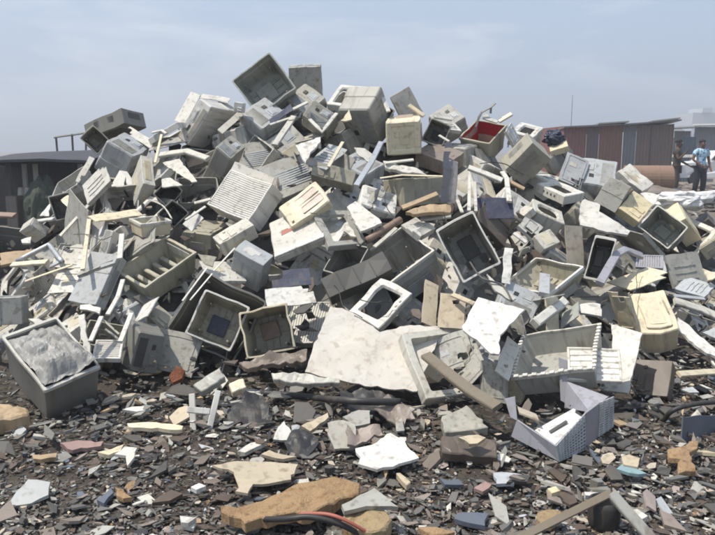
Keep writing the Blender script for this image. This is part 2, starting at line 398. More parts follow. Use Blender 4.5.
def open_box(t,d,c,q,o,wp,wall=.006,taper=.93,lip=.009,rim=None,liner=None,foot=True):
    lu,lv,lw=d; m=min(lu,lv); k=2*wall/m; b=MB(); f=lambda s,z:sring(lu,lv,.010,s,z)
    b.loft([f(1,0),f(taper,lw*.96),f(taper-.02,lw),f(taper-.02-k,lw-wall),f(1-k,0)],closed=True)
    n=len(f(1,0)); b.f.append(tuple(2*n+j for j in range(n))); b.f.append(tuple(3*n+j for j in range(n))[::-1])
    link('body',b.mesh('body',c,sub=.11,warp=wp),t)
    p=MB(); e=2*lip/m; p.loft([f(1+e*.6,0),f(1+e*.6,.016),f(1.004,.018),f(1-k*1.2,.012),f(1-k*1.2,-.004),f(1+e*.4,-.004)],closed=True)
    link('rim',p.mesh('rim',rim or c,sub=.11,warp=wp),t)
    if liner:
        p=MB(); k2=k+.012; p.loft([f(1-k2,.004),f(taper-k2,lw-wall-.004)],cap1=True); link('lining',p.mesh('lining',liner,sub=.11,warp=wp),t)
def mk_tray(t,d,c,q,o,wp): open_box(t,d,c,q,o,wp,wall=.014,rim='L')
def mk_bin(t,d,c,q,o,wp):
    open_box(t,d,c,q,o,wp,wall=.007,rim='L')
def mk_rbin(t,d,c,q,o,wp): open_box(t,d,c,q,o,wp,wall=.008,taper=.86,liner='RED',rim='O')
def mk_crib(t,d,c,q,o,wp,sw):
    open_box(t,d,c,q,o,wp,wall=.010,taper=.86,rim='O'); lu,lv,lw=d
    al=lu>lv
    for k in range(4):
        p=MB(); s=.2+.17*k
        if al: p.box((lu*s,lv*.10,lw*.5),(lu*s+.035,lv*.86,lw-.004)); 
        else: p.box((lu*.10,lv*s,lw*.5),(lu*.86,lv*s+.035,lw-.004))
        link('rib',p.mesh('rib','O',bev=.006,warp=wp),t)
    p=MB()
    if al: p.box((lu*.935,lv*.12,.012),(lu*.945,lv*.88,lw*.6))
    else: p.box((lu*.12,lv*.935,.012),(lu*.88,lv*.945,lw*.6))
    k=link('end_plate',p.mesh('end_plate','W',bev=.002,warp=wp),t); k['label']='white inner end wall of the olive crate'
def mk_tray2(t,d,c,q,o,wp):
    open_box(t,d,c,q,o,wp,wall=.008,taper=.9,rim='L'); lu,lv,lw=d; p=MB()
    for k in range(13):
        u=lu*(k+.3)/13; p.box((u,-.012,-.012),(u+lu/13*.55,.012,-.004)); p.box((u,lv-.012,-.012),(u+lu/13*.55,lv+.012,-.004))
    for k in range(9):
        v=lv*(k+.3)/9; p.box((-.012,v,-.012),(.012,v+lv/9*.55,-.004))
    link('notched_edge',p.mesh('notched_edge','W',bev=.002,warp=wp),t)
    p=MB(); p.cyl((lu*.3,lv*.45,lw-.03),(lu*.3,lv*.45,lw-.012),.05,.05,16); link('boss',p.mesh('boss',c,warp=wp),t)
def lattice(b,o0,ex,ey,w,h,n,m,bar,th):
    """bars of a lattice in the plane o0 + x*ex + y*ey"""
    ez=ex.cross(ey).normalized()
    def bx(x0,y0,x1,y1):
        V=[o0+ex*x+ey*y+ez*z for z in (0,th) for x,y in ((x0,y0),(x1,y0),(x1,y1),(x0,y1))]
        b.add(V,[(3,2,1,0),(4,5,6,7),(0,1,5,4),(1,2,6,5),(2,3,7,6),(3,0,4,7)])
    for k in range(n+1): x=w*k/n; bx(x-bar/2,0,x+bar/2,h)
    ez2=ez*.0015
    o1=o0; 
    for k in range(m+1):
        y=h*k/m; V=[o1+ex*x+ey*yy+ez*z+ez2 for z in (0,th) for x,yy in ((0,y-bar/2),(w,y-bar/2),(w,y+bar/2),(0,y+bar/2))]
        b.add(V,[(3,2,1,0),(4,5,6,7),(0,1,5,4),(1,2,6,5),(2,3,7,6),(3,0,4,7)])
def mk_crate(t,d,c,q,o,wp,sw):
    lu,lv,lw=d; X_,Y_,Z_=Vector((1,0,0)),Vector((0,1,0)),Vector((0,0,1)); th=.008
    # walls: solid on the U side, lattice on the V side (swapped when the fit swapped axes)
    b=MB()
    b.box((.004,.004,lw-.01),(lu-.004,lv-.004,lw))
    if not sw: b.box((.01,0,0),(lu,th,lw-.012)); lo,ex,W=Vector((0,0,0)),Y_,lv
    else: b.box((0,.01,0),(th,lv,lw-.012)); lo,ex,W=Vector((0,0,0)),X_,lu
    b.box((lu-th,.01,lw*.45),(lu,lv,lw-.012)); b.box((.01,lv-th,lw*.45),(lu-.01,lv,lw-.012))
    link('walls',b.mesh('walls',c,bev=.002,sub=.12,warp=wp),t)
    b=MB(); lattice(b,lo,ex,Z_,W,lw,16,9,.0085,.005); g=link('lattice_wall',b.mesh('lattice_wall','B2',warp=wp),t); g['label']='pale latticed wall of the lavender crate'
    b=MB()
    if not sw: b.box((.012,.01,0.004),(.016,lv-.01,lw-.012))
    else: b.box((.01,.012,.004),(lu-.01,.016,lw-.012))
    link('liner',b.mesh('liner','K2',warp=wp),t)
def mk_lat(t,d,c,q,o,wp,sw):
    lu,lv,lw=d; b=MB(); al=(lu>lv)
    n=16
    for k in range(n):
        if al: b.box((lu*(k+.2)/n,.008,.002),(lu*(k+.75)/n,lv-.008,.010))
        else: b.box((.008,lv*(k+.2)/n,.002),(lu-.008,lv*(k+.75)/n,.010))
    link('louvres',b.mesh('louvres','B2',bev=.0015,warp=wp),t)
    b=MB(); e=.016
    for a,z in (((0,0),(lu,e)),((0,lv-e),(lu,lv)),((0,e),(e,lv-e)),((lu-e,e),(lu,lv-e))): b.box((a[0],a[1],0),(z[0],z[1],lw))
    link('frame',b.mesh('frame',c,bev=.003,warp=wp),t)
    b=MB(); b.box((.01,.01,.014),(lu-.01,lv-.01,.018)); link('backing',b.mesh('backing','K2',warp=wp),t)
def mk_grid(t,d,c,q,o,wp):
    lu,lv,lw=d; b=MB(); lattice(b,Vector((0,0,0)),Vector((1,0,0)),Vector((0,1,0)),lu,lv,max(6,int(lu/.022)),max(6,int(lv/.022)),.010,.005)
    link('lattice',b.mesh('lattice','B2',warp=wp),t); b=MB(); b.box((0,0,.012),(lu,lv,.016)); link('backing',b.mesh('backing',c,warp=wp),t)
def mk_cab(t,d,c,q,o,wp,sw):
    lu,lv,lw=d; b=MB(); f=lambda i,z:rr(lu,lv,.010,i,z)
    b.loft([f(.006,0),f(0,.008),f(0,lw-.008),f(.006,lw)],cap0=True,cap1=True); link('case',b.mesh('case',c,sub=.12,warp=wp),t)
    p=MB(); e=.04; p.loft([rr(lu,lv,.012,e,.001),rr(lu,lv,.012,e,-.012),rr(lu,lv,.012,e+.006,-.015)],cap1=True); k=link('door',p.mesh('door',c,sub=.12,warp=wp),t)
    p=MB(); e=.07; p.loft([rr(lu,lv,.012,e,-.014),rr(lu,lv,.012,e,-.017),rr(lu,lv,.012,e+.004,-.017),rr(lu,lv,.012,e+.008,-.0145)],closed=True); link('trim',p.mesh('trim',c,sub=.12,warp=wp),k)
    p=MB(); p.box((lu*.4,lv*.82,-.022),(lu*.7,lv*.86,-.014)); link('handle',p.mesh('handle','O',bev=.003,warp=wp),k)
    side_vents(t,c,d,wp)
def mk_stair(t,d,c,q,o,wp):
    lu,lv,lw=d
    b=MB(); b.box((lu*.0,0,0),(lu*.42,lv,lw)); b.box((lu*.42,0.002,lw*.3),(lu*.72,lv-.002,lw)); b.box((lu*.72,.004,lw*.55),(lu,lv-.004,lw))
    link('stepped_plate',b.mesh('stepped_plate',c,bev=.003,warp=wp,sub=.12),t)
    b=MB()
    for k in range(5): b.box((lu*.06+lu*.065*k,lv*.15,-.003),(lu*.06+lu*.065*k+.004,lv*.85,.001))
    link('ribs',b.mesh('ribs','L',warp=wp),t)
KIND=dict(shell=('monitor_shell','monitor shell'),back=('monitor_casing','monitor casing'),bezel=('screen_surround','screen frame'),panel=('plastic_sheet','sheet'),
 slat=('louvred_cover','louvred cover'),box=('plastic_casing','casing'),ptr=('printer_casing','casing'),ptr2=('flat_casing','casing'),inset=('monitor_casing','monitor casing'),
 tray=('open_tray','tray'),bin=('open_bin','bin'),rbin=('lined_bin','bin'),crib=('ribbed_crate','crate'),tray2=('open_tray','tray'),crate=('lattice_crate','crate'),lat=('louvred_wing','louvred panel'),grid=('lattice_plate','lattice plate'),cab=('plastic_cabinet','cabinet'),stair=('stepped_plate','plate'))
def build(kind,c,d,t,seed,o,sw=0,amp=None):
    q=random.Random(seed); wp=warper(seed,d,amp if amp is not None else min(.0035,.008*max(d))*(2.2 if q.random()<.18 else 1))
    fn=globals()['mk_'+kind]
    if kind in('slat','ptr','ptr2','crib','crate','lat','cab'): fn(t,d,c,q,o,wp,sw)
    else: fn(t,d,c,q,o,wp)

BOXES=[
('back', 'G', 'grey monitor casing wedged under the flat faced casing beside the summit', (-0.478, 6.528, 1.773), (0.1648, -0.3377, -0.8429, -0.385), (0.283, 0.283, 0.25), 0, {}),
('back', 'B', 'bluish casing wedged under the topmost grey shell', (-0.841, 6.301, 1.624), (0.188, -0.3086, -0.8597, -0.361), (0.283, 0.31, 0.223), 0, {}),
('shell', 'L', 'pale shell wedged below the white skyline frame', (-0.115, 6.602, 1.76), (0.1463, -0.3353, -0.8509, -0.3769), (0.235, 0.234, 0.154), 0, {}),
('back', 'G', 'grey casing wedged on the skyline left of the red lined bin', (0.829, 6.784, 1.638), (0.1036, -0.471, -0.794, -0.3701), (0.274, 0.255, 0.186), 0, {}),
('shell', 'V', 'grey open monitor shell crowning the very top of the heap', (-0.903, 6.492, 1.752), (0.2322, -0.3923, -0.6866, -0.5664), (0.421, 0.429, 0.279), 0, {'deep': 'G'}),
('box', 'G', 'brownish grey flat faced casing on the skyline right behind the topmost monitor shell', (-0.35, 6.77, 2.221), (0.5617, -0.4512, 0.4338, 0.541), (0.306, 0.298, 0.234), 1, {}),
('back', 'W', 'whitish monitor back with a long rounded end cap, on the upper left ridge', (-1.283, 6.321, 1.818), (0.4212, -0.1835, 0.7161, 0.5255), (0.421, 0.149, 0.439), 0, {}),
('panel', 'W', 'pale flat panel leaning against the rounded white monitor back on the left ridge', (-1.586, 6.541, 1.679), (0.0641, 0.3662, 0.7599, 0.5332), (0.149, 0.309, 0.02), 1, {}),
('panel', 'W', 'thin white lid lying across the top of the rounded white monitor back', (-1.187, 6.591, 1.879), (0.0867, 0.0343, -0.9804, -0.1734), (0.256, 0.139, 0.02), 0, {}),
('box', 'W', 'small white block just left of the topmost grey shell', (-1.012, 6.309, 1.769), (0.0013, 0.1017, 0.669, 0.7362), (0.083, 0.087, 0.078), 0, {}),
('back', 'G', 'squarish grey monitor back with a creased top, behind the white louvred cover', (-1.05, 5.894, 1.372), (0.288, -0.156, -0.8927, -0.3094), (0.168, 0.227, 0.457), 0, {}),
('slat', 'W', 'white louvred cover with fine parallel slats, high on the left slope', (-0.661, 5.355, 1.185), (0.3624, -0.3425, 0.818, 0.2869), (0.314, 0.447, 0.17), 1, {'along': 'u'}),
('panel', 'W', 'white blank strip along the top of the louvred cover', (-0.684, 5.473, 1.158), (0.0145, 0.2796, 0.7637, 0.5817), (0.398, 0.093, 0.03), 0, {}),
('back', 'B', 'bluish grey monitor back with a grille, on the left shoulder of the heap', (-1.969, 6.258, 1.384), (0.2718, -0.072, -0.9457, -0.1631), (0.282, 0.31, 0.303), 0, {}),
('panel', 'L', 'beige lip strip behind the bluish grey monitor back', (-1.864, 6.436, 1.458), (0.1132, -0.3091, -0.8827, -0.3353), (0.399, 0.086, 0.03), 0, {}),
('box', 'D', 'dark grey peaked casing on the skyline of the left shoulder', (-2.214, 6.813, 1.704), (0.8215, -0.1645, -0.0329, 0.5449), (0.31, 0.493, 0.151), 1, {}),
('shell', 'O', 'small brownish open casing at the left end of the skyline', (-2.442, 6.678, 1.415), (0.3434, -0.1851, -0.7204, -0.5735), (0.207, 0.168, 0.25), 0, {}),
('box', 'L', 'upright pale narrow box between the bluish grey monitor back and the louvred cover', (-1.762, 5.805, 1.177), (0.363, -0.4927, -0.785, -0.0963), (0.348, 0.102, 0.271), 1, {}),
('panel', 'L', 'pale upright slat at the far left skyline of the heap', (-2.453, 6.246, 1.155), (0.0998, 0.3753, 0.7701, 0.5061), (0.1, 0.255, 0.03), 1, {}),
('panel', 'L', 'pale torn sheet leaning at the left edge of the heap above the wide plank', (-2.258, 5.877, 1.003), (0.0189, 0.5426, 0.686, 0.4844), (0.288, 0.287, 0.02), 1, {}),
('shell', 'G', 'grey open shell in shade at the left edge of the heap', (-2.619, 6.078, 0.845), (0.4851, -0.3605, -0.6843, -0.4079), (0.214, 0.172, 0.297), 0, {}),
('panel', 'C', 'cream slat lying on the shaded grey shell at the left edge', (-2.345, 5.788, 0.916), (0.0758, -0.4268, -0.8149, -0.3848), (0.26, 0.073, 0.02), 0, {}),
('panel', 'G', 'plain grey sheet leaning on its corner left of the cream upright board', (-2.174, 5.462, 0.586), (0.1422, 0.4124, 0.5812, 0.687), (0.391, 0.442, 0.015), 0, {'flat': 1}),
('panel', 'G', 'darker grey sheet right of the cream upright board', (-2.016, 5.216, 0.666), (0.0668, 0.6175, 0.6171, 0.4831), (0.421, 0.229, 0.02), 0, {}),
('panel', 'C', 'wide cream plank lying flat on the left slope', (-1.947, 5.196, 0.926), (0.1448, -0.3485, -0.922, -0.0868), (0.115, 0.397, 0.03), 1, {'flat': 1}),
('tray', 'C', 'small beige open tray with a thick pale rim, right of the wide cream plank', (-1.607, 5.189, 0.904), (0.0308, -0.4441, -0.8943, -0.0455), (0.239, 0.239, 0.104), 1, {}),
('box', 'W', 'narrow white and blue grey box standing below the wide cream plank', (-1.782, 5.097, 0.863), (0.1243, -0.0515, -0.9817, 0.1344), (0.065, 0.12, 0.183), 0, {}),
('panel', 'G', 'grey sheet behind the ribbed olive crate', (-1.749, 5.135, 0.628), (0.0274, 0.6425, 0.6662, 0.3777), (0.353, 0.312, 0.02), 0, {}),
('crib', 'O', 'olive beige open crate with ribs inside and one white inner wall, on the left slope', (-1.474, 4.795, 0.503), (0.0491, -0.3187, -0.9125, -0.2517), (0.342, 0.473, 0.174), 0, {}),
('box', 'B', 'large flat blue grey casing leaning left of the ribbed olive crate', (-1.806, 4.717, 0.399), (0.074, 0.1914, 0.8746, 0.4393), (0.253, 0.4, 0.105), 0, {}),
('slat', 'W', 'white vented plate between two uprights beside the big open bin at lower left', (-1.437, 4.076, 0.219), (0.0515, 0.1079, -0.9822, -0.1452), (0.136, 0.181, 0.029), 0, {'along': 'u'}),
('back', 'D', 'dark grey rounded casing with a white scratch, right of the vented plate', (-1.414, 4.154, 0.109), (0.6769, -0.4248, -0.5405, -0.2628), (0.259, 0.177, 0.203), 0, {}),
('panel', 'W', 'white ledge above the dark grey rounded casing', (-1.458, 4.41, 0.342), (0.0664, 0.7419, 0.5868, 0.3176), (0.214, 0.141, 0.02), 1, {}),
('box', 'O', 'olive casing corner between the ribbed crate and the nested dark shells', (-1.279, 4.5, 0.279), (0.2353, -0.2312, -0.8747, -0.355), (0.154, 0.114, 0.213), 0, {}),
('bin', 'D', 'big open grey bin on the ground at the far lower left, filled with plastic film', (-1.655, 3.56, 0.197), (0.1744, -0.3424, -0.9089, -0.1618), (0.497, 0.316, 0.269), 0, {}),
('box', 'G', 'grey casing cut off by the left edge above the big open bin', (-2.35, 4.803, 0.436), (0.4502, -0.5527, 0.4885, 0.5033), (0.193, 0.242, 0.139), 1, {}),
('box', 'L', 'pale broken casing corner above the bent silver frame', (-2.65, 5.922, 0.726), (0.432, 0.116, -0.8434, -0.2977), (0.162, 0.1, 0.148), 0, {}),
('shell', 'D', 'outer dark shell of the nested pair at lower left centre', (-0.82, 4.461, 0.054), (0.1683, -0.156, -0.819, -0.5258), (0.494, 0.465, 0.301), 0, {'hole': 1}),
('shell', 'O', 'inner olive shell with a pale rim, nested in the dark shell', (-0.817, 4.361, 0.176), (0.138, -0.1281, -0.8187, -0.5424), (0.309, 0.306, 0.214), 0, {'hole': 1, 'rim': 'W', 'deep': 'N'}),
('shell', 'O', 'dark open shell with a pale right rim, beside the nested pair', (-0.399, 4.335, 0.208), (0.0634, -0.0967, 0.8078, 0.5781), (0.309, 0.294, 0.315), 0, {'rim': 'C', 'deep': 'R'}),
('panel', 'W', 'bright white flat cover below the light grey casing with the red mark', (-0.269, 4.49, 0.466), (0.001, -0.1037, 0.9589, 0.2642), (0.32, 0.178, 0.03), 0, {'flat': 1}),
('panel', 'N', 'dark blue slab behind the bright white flat cover', (-0.314, 4.697, 0.548), (0.0218, -0.0698, 0.9106, 0.4067), (0.266, 0.135, 0.03), 0, {'flat': 1}),
('box', 'L', 'light grey long box lying below the louvred cover', (-0.987, 4.99, 0.782), (0.0333, -0.4609, -0.8388, -0.2878), (0.135, 0.29, 0.117), 1, {}),
('box', 'B', 'blue grey scuffed casing below the light grey long box', (-0.66, 4.838, 0.651), (0.1871, -0.1847, -0.9289, -0.2609), (0.243, 0.138, 0.281), 0, {'scuff': 1}),
('panel', 'W', 'small white bracket in the dark gap left of the long grey box', (-1.238, 5.219, 0.851), (0.0602, -0.367, -0.7892, -0.4887), (0.109, 0.133, 0.03), 1, {}),
('box', 'O', 'shadowed brown casing under the lower edge of the louvred cover', (-1.124, 5.323, 0.81), (0.0238, -0.1572, -0.982, -0.1018), (0.238, 0.33, 0.168), 0, {}),
('ptr', 'C', 'cream printer cover with two recessed panels, in the middle of the heap', (-0.481, 5.094, 0.888), (0.0627, -0.5104, -0.738, -0.4369), (0.251, 0.347, 0.093), 0, {}),
('ptr2', 'L', 'light grey flat casing with a red mark, under the cream printer cover', (-0.597, 4.963, 0.682), (0.0702, -0.6332, -0.6876, -0.3484), (0.421, 0.403, 0.061), 0, {}),
('bezel', 'G', 'grey brown empty screen frame right of the cream printer cover', (0.073, 5.0, 0.787), (0.0607, 0.2049, -0.9327, -0.2905), (0.302, 0.386, 0.048), 0, {'mar': 0.05}),
('box', 'K2', 'long charcoal casing with shallow ridges, in the middle of the heap', (-0.194, 4.645, 0.454), (0.2225, -0.4943, -0.727, -0.4214), (0.155, 0.473, 0.129), 1, {'ridge': 1}),
('shell', 'G', 'dark mouthed grey shell with a pale lip, left of the dented shell', (0.526, 4.782, 0.766), (0.2667, -0.1581, 0.9352, 0.1712), (0.391, 0.495, 0.271), 0, {'rim': 'W', 'deep': 'K'}),
('shell', 'G', 'dented grey shell with rust stains and two black patches for holes, centre right', (0.71, 4.628, 0.578), (0.2489, -0.4629, -0.6444, -0.5555), (0.397, 0.278, 0.334), 0, {'holes': 1, 'rim': 'W'}),
('stair', 'W', 'white stepped plate left of the dented grey shell', (0.449, 4.952, 0.844), (0.2308, -0.3028, -0.8979, -0.221), (0.179, 0.186, 0.057), 0, {}),
('panel', 'P', 'tall bluish grey curved sheet leaning upright in the upper middle', (0.765, 5.505, 1.028), (0.2284, 0.2738, 0.6339, 0.6864), (0.135, 0.476, 0.02), 0, {'curl': 1}),
('box', 'O', 'wide brownish grey casing left of the tall leaning sheet', (0.363, 5.601, 1.219), (0.0308, 0.4786, 0.8775, -0.0005), (0.281, 0.418, 0.214), 1, {}),
('inset', 'C', 'cream square casing facing the viewer near the skyline', (0.528, 6.1, 1.698), (0.5969, -0.4216, 0.4625, 0.5021), (0.294, 0.293, 0.366), 1, {}),
('box', 'G', 'grey casing with a white top edge behind the cream square casing', (0.428, 6.673, 1.699), (0.3173, -0.4044, -0.6093, -0.6038), (0.273, 0.202, 0.299), 0, {}),
('bezel', 'W', 'white screen frame lying open on the skyline right of the summit', (-0.029, 6.544, 1.839), (0.0167, 0.2155, 0.9238, 0.316), (0.29, 0.334, 0.068), 0, {'mar': 0.04}),
('back', 'G', 'large smooth grey monitor back under the white skyline frame', (0.097, 6.187, 1.793), (0.7846, -0.1905, 0.3552, 0.4712), (0.397, 0.316, 0.284), 1, {}),
('shell', 'G', 'dark hollow casing left of the cream square casing, near the skyline', (0.262, 6.448, 1.693), (0.1624, -0.2347, -0.6603, -0.6946), (0.209, 0.124, 0.25), 0, {}),
('panel', 'N', 'dark blue strip under the topmost grey shell', (-0.747, 6.122, 1.652), (0.0042, 0.657, 0.6237, 0.4234), (0.109, 0.239, 0.03), 0, {}),
('back', 'G', 'rounded grey casing behind the V shaped trim', (-0.278, 6.217, 1.611), (0.1899, -0.2287, -0.7798, -0.551), (0.253, 0.183, 0.224), 0, {}),
('panel', 'B', 'blue grey leaning sheet right of the white triangular plate', (-0.409, 5.692, 1.339), (0.2271, -0.8242, -0.5017, -0.1321), (0.361, 0.175, 0.02), 1, {}),
('box', 'O', 'olive long casing above the cream printer cover', (-0.372, 5.637, 1.259), (0.4529, -0.6552, -0.5054, -0.3319), (0.12, 0.346, 0.178), 1, {}),
('panel', 'G', 'grey sheet left of the crumpled foil strip', (-0.071, 5.735, 1.244), (0.1867, 0.4577, 0.6203, 0.609), (0.261, 0.139, 0.02), 0, {}),
('box', 'R2', 'brown shaded casing between the cream square casing and the red lined bin', (0.783, 6.055, 1.337), (0.0726, -0.3059, -0.9223, -0.225), (0.343, 0.257, 0.13), 0, {}),
('shell', 'G', 'grey greenish shell right of the cream square casing', (0.744, 6.336, 1.465), (0.1015, -0.1798, -0.6949, -0.6888), (0.188, 0.207, 0.249), 0, {}),
('panel', 'L', 'pale sheet on the skyline just left of the red lined bin', (0.947, 6.492, 1.62), (0.0867, 0.1364, -0.9648, -0.2074), (0.166, 0.171, 0.02), 0, {}),
('rbin', 'O', 'olive bin with a red lining, on the skyline at the upper right', (1.189, 6.443, 1.503), (0.0092, -0.3106, -0.9115, -0.2696), (0.309, 0.352, 0.227), 0, {}),
('bezel', 'W', 'white screen frame with a deep body right of the red lined bin', (1.624, 6.585, 1.565), (0.0803, -0.2421, -0.95, -0.1802), (0.23, 0.323, 0.127), 0, {'mar': 0.05}),
('panel', 'W', 'white broken side plate below the deep white screen frame', (1.448, 6.52, 1.461), (0.4802, -0.0689, -0.8121, -0.3244), (0.192, 0.177, 0.02), 0, {}),
('panel', 'C', 'cream slab right of the deep white screen frame', (1.783, 6.589, 1.437), (0.0113, -0.7543, -0.6014, -0.2629), (0.14, 0.164, 0.058), 1, {}),
('box', 'O', 'large olive grey casing standing on edge right of the red lined bin', (1.282, 6.153, 1.275), (0.7472, -0.5084, -0.235, -0.3577), (0.325, 0.237, 0.25), 1, {}),
('box', 'D', 'dark wedge with a pale edge right of the large olive grey casing', (1.845, 6.533, 1.225), (0.3974, -0.1404, -0.8048, -0.4179), (0.151, 0.375, 0.075), 0, {}),
('panel', 'B', 'smooth blue grey sheet standing right of the dark wedge', (1.999, 6.317, 1.104), (0.167, -0.1402, -0.879, -0.424), (0.219, 0.345, 0.015), 0, {}),
('box', 'G', 'plain grey box with a mid groove at the upper right', (2.278, 6.198, 0.902), (0.0419, -0.3185, -0.7258, -0.6083), (0.212, 0.267, 0.246), 0, {'groove': 1}),
('box', 'L', 'long light grey box on the upper right slope', (2.654, 6.581, 1.067), (0.2323, -0.3697, -0.8489, -0.298), (0.301, 0.203, 0.122), 0, {}),
('box', 'Y', 'yellowish cream box on the right slope', (2.464, 6.122, 0.828), (0.2109, -0.2855, -0.8611, -0.364), (0.209, 0.286, 0.093), 0, {}),
('shell', 'V', 'grey green open shell with a pale lower rim, on the right slope', (2.669, 5.979, 0.613), (0.0496, -0.4254, -0.6962, -0.576), (0.318, 0.243, 0.282), 0, {'rim': 'W'}),
('shell', 'D', 'dark shell with a thin pale rim below the big white torn sheet', (1.677, 5.109, 0.521), (0.4089, -0.6753, -0.3841, -0.4787), (0.316, 0.146, 0.252), 0, {'rim': 'W'}),
('panel', 'G', 'grey sheet under the grey green shell', (2.481, 5.63, 0.586), (0.5903, 0.2335, 0.2791, 0.7205), (0.479, 0.292, 0.029), 0, {}),
('slat', 'P', 'small lavender slatted plate beside the lavender arch', (2.35, 5.354, 0.556), (0.0662, 0.1891, 0.936, 0.2893), (0.172, 0.12, 0.02), 0, {'along': 'v'}),
('panel', 'C', 'cream lid tilted over the cream cabinet on the right', (1.972, 4.975, 0.452), (0.0714, 0.6013, 0.7878, 0.1124), (0.287, 0.376, 0.02), 0, {'flat': 1}),
('cab', 'C', 'cream cabinet with a framed door, on the right side of the heap', (1.925, 4.627, 0.215), (0.1119, -0.7227, -0.6224, -0.2791), (0.391, 0.243, 0.22), 1, {}),
('panel', 'C', 'narrow cream side wall left of the framed cabinet door', (1.862, 4.501, 0.259), (0.4701, 0.2706, 0.5012, 0.6742), (0.173, 0.29, 0.02), 1, {}),
('panel', 'G', 'shaded grey back behind the cream cabinet', (2.572, 5.589, 0.342), (0.4408, -0.4562, -0.7064, -0.314), (0.283, 0.362, 0.039), 1, {}),
('slat', 'W', 'white slatted plate lying over the big grey tray at lower right', (1.384, 3.553, 0.254), (0.0517, 0.1288, 0.9606, 0.2407), (0.251, 0.222, 0.02), 0, {'along': 'u', 'n': 5}),
('box', 'R3', 'brown casing with shade in its colour, standing below the cream cabinet', (1.626, 4.006, 0.015), (0.1039, -0.8188, -0.4394, -0.3545), (0.246, 0.212, 0.084), 1, {}),  # brown, darkened to carry the shade on its front
('tray2', 'G', 'big grey tray with a notched pale rim at lower right', (0.851, 3.732, 0.207), (0.0313, 0.8228, 0.5312, 0.1998), (0.458, 0.447, 0.143), 1, {}),
('bezel', 'L', 'large grey empty frame with deep sides, at the centre right foot of the heap', (0.384, 3.757, 0.076), (0.2867, -0.5313, -0.7716, -0.2004), (0.457, 0.466, 0.076), 1, {'mar': 0.045, 'deepf': 1}),
('bezel', 'W', 'clean white screen frame lying on the big white cardboard sheet', (0.134, 4.323, 0.33), (0.0129, -0.3557, -0.8725, -0.3349), (0.272, 0.349, 0.051), 0, {'mar': 0.045}),
('panel', 'C2', 'tan upright board right of the clean white screen frame', (0.486, 4.259, 0.356), (0.2375, 0.0149, -0.9122, -0.3336), (0.101, 0.353, 0.03), 0, {'flat': 1}),
('panel', 'C2', 'wider tan board beside the tan upright board', (0.488, 4.166, 0.384), (0.2947, -0.6924, -0.5712, -0.3279), (0.232, 0.159, 0.03), 1, {'flat': 1}),
('panel', 'L', 'pale narrow plate between the white square plate and the grey tray', (0.82, 3.657, 0.217), (0.2801, -0.1368, -0.9307, -0.1915), (0.091, 0.372, 0.029), 0, {}),
('panel', 'L', 'small pale plate at the upper left corner of the grey tray', (0.978, 3.959, 0.382), (0.5365, 0.3629, 0.5153, 0.5612), (0.205, 0.123, 0.02), 0, {}),
('box', 'W', 'white bar above the grey tray at lower right', (1.102, 4.127, 0.404), (0.293, -0.3178, -0.8711, -0.233), (0.06, 0.374, 0.048), 0, {}),
('panel', 'V', 'greenish small plate behind the rim of the grey tray', (1.281, 4.3, 0.341), (0.2239, 0.7657, 0.4965, 0.342), (0.18, 0.144, 0.01), 0, {}),
('shell', 'O', 'olive open box with a pale rim at the centre right', (1.259, 4.538, 0.505), (0.1531, 0.5234, 0.8082, 0.2223), (0.496, 0.328, 0.128), 0, {'rim': 'W'}),
('panel', 'W', 'white upright slat at the left rim of the olive open box', (0.982, 4.437, 0.599), (0.0221, -0.0671, -0.8759, -0.4772), (0.055, 0.255, 0.03), 0, {}),
('panel', 'W', 'white flap at the bottom of the olive open box', (1.216, 4.26, 0.558), (0.1472, 0.4803, 0.8629, -0.0558), (0.208, 0.097, 0.02), 0, {}),
('box', 'L', 'pale box behind the olive open box', (1.383, 5.126, 0.725), (0.2852, -0.3789, -0.8301, -0.2933), (0.131, 0.177, 0.076), 0, {}),
('panel', 'L', 'pale plate left of the oval windowed frame', (1.316, 5.185, 0.792), (0.2992, -0.1855, -0.9114, -0.2131), (0.153, 0.241, 0.02), 0, {}),
('bezel', 'L', 'pale frame with an oval dark window, on the right slope', (1.633, 5.504, 0.873), (0.2009, -0.0368, -0.9603, -0.1899), (0.269, 0.237, 0.125), 0, {'mar': 0.04}),
('box', 'L', 'pale lump of plastic left of the oval windowed frame', (1.272, 5.379, 0.955), (0.1725, 0.6106, 0.7282, 0.2593), (0.147, 0.099, 0.057), 0, {}),
('bezel', 'W', 'white frame with four dark buttons on its front edge, on the right slope', (1.736, 5.891, 1.069), (0.0922, -0.4937, -0.8571, -0.1146), (0.341, 0.233, 0.077), 0, {'mar': 0.05, 'btn': 1}),
('panel', 'N', 'navy flat panel between the dented shell and the right slope', (0.904, 5.239, 0.945), (0.3051, -0.6366, -0.6363, -0.3112), (0.188, 0.272, 0.03), 0, {'flat': 1}),
('box', 'R3', 'dark brown casing below the navy flat panel', (1.104, 5.187, 0.74), (0.3737, -0.0518, -0.8753, -0.3026), (0.306, 0.361, 0.095), 0, {}),
('panel', 'C3', 'dusty tan upright panel right of the oval windowed frame', (1.565, 5.172, 0.601), (0.501, -0.4906, -0.6303, -0.3331), (0.307, 0.149, 0.03), 1, {}),
('panel', 'B2', 'pale blue grey sheet right of the cream cabinet', (2.689, 5.328, 0.325), (0.0637, -0.3316, -0.9356, -0.1027), (0.229, 0.33, 0.02), 0, {}),
('box', 'O', 'olive casing cut off by the right edge of the picture', (3.05, 6.216, 0.567), (0.2389, 0.7776, 0.523, 0.2543), (0.3, 0.214, 0.123), 0, {}),
('box', 'R3', 'dark brown small casing right of the grey green shell', (3.108, 6.469, 0.724), (0.238, 0.776, 0.4972, 0.3066), (0.2, 0.162, 0.101), 0, {}),
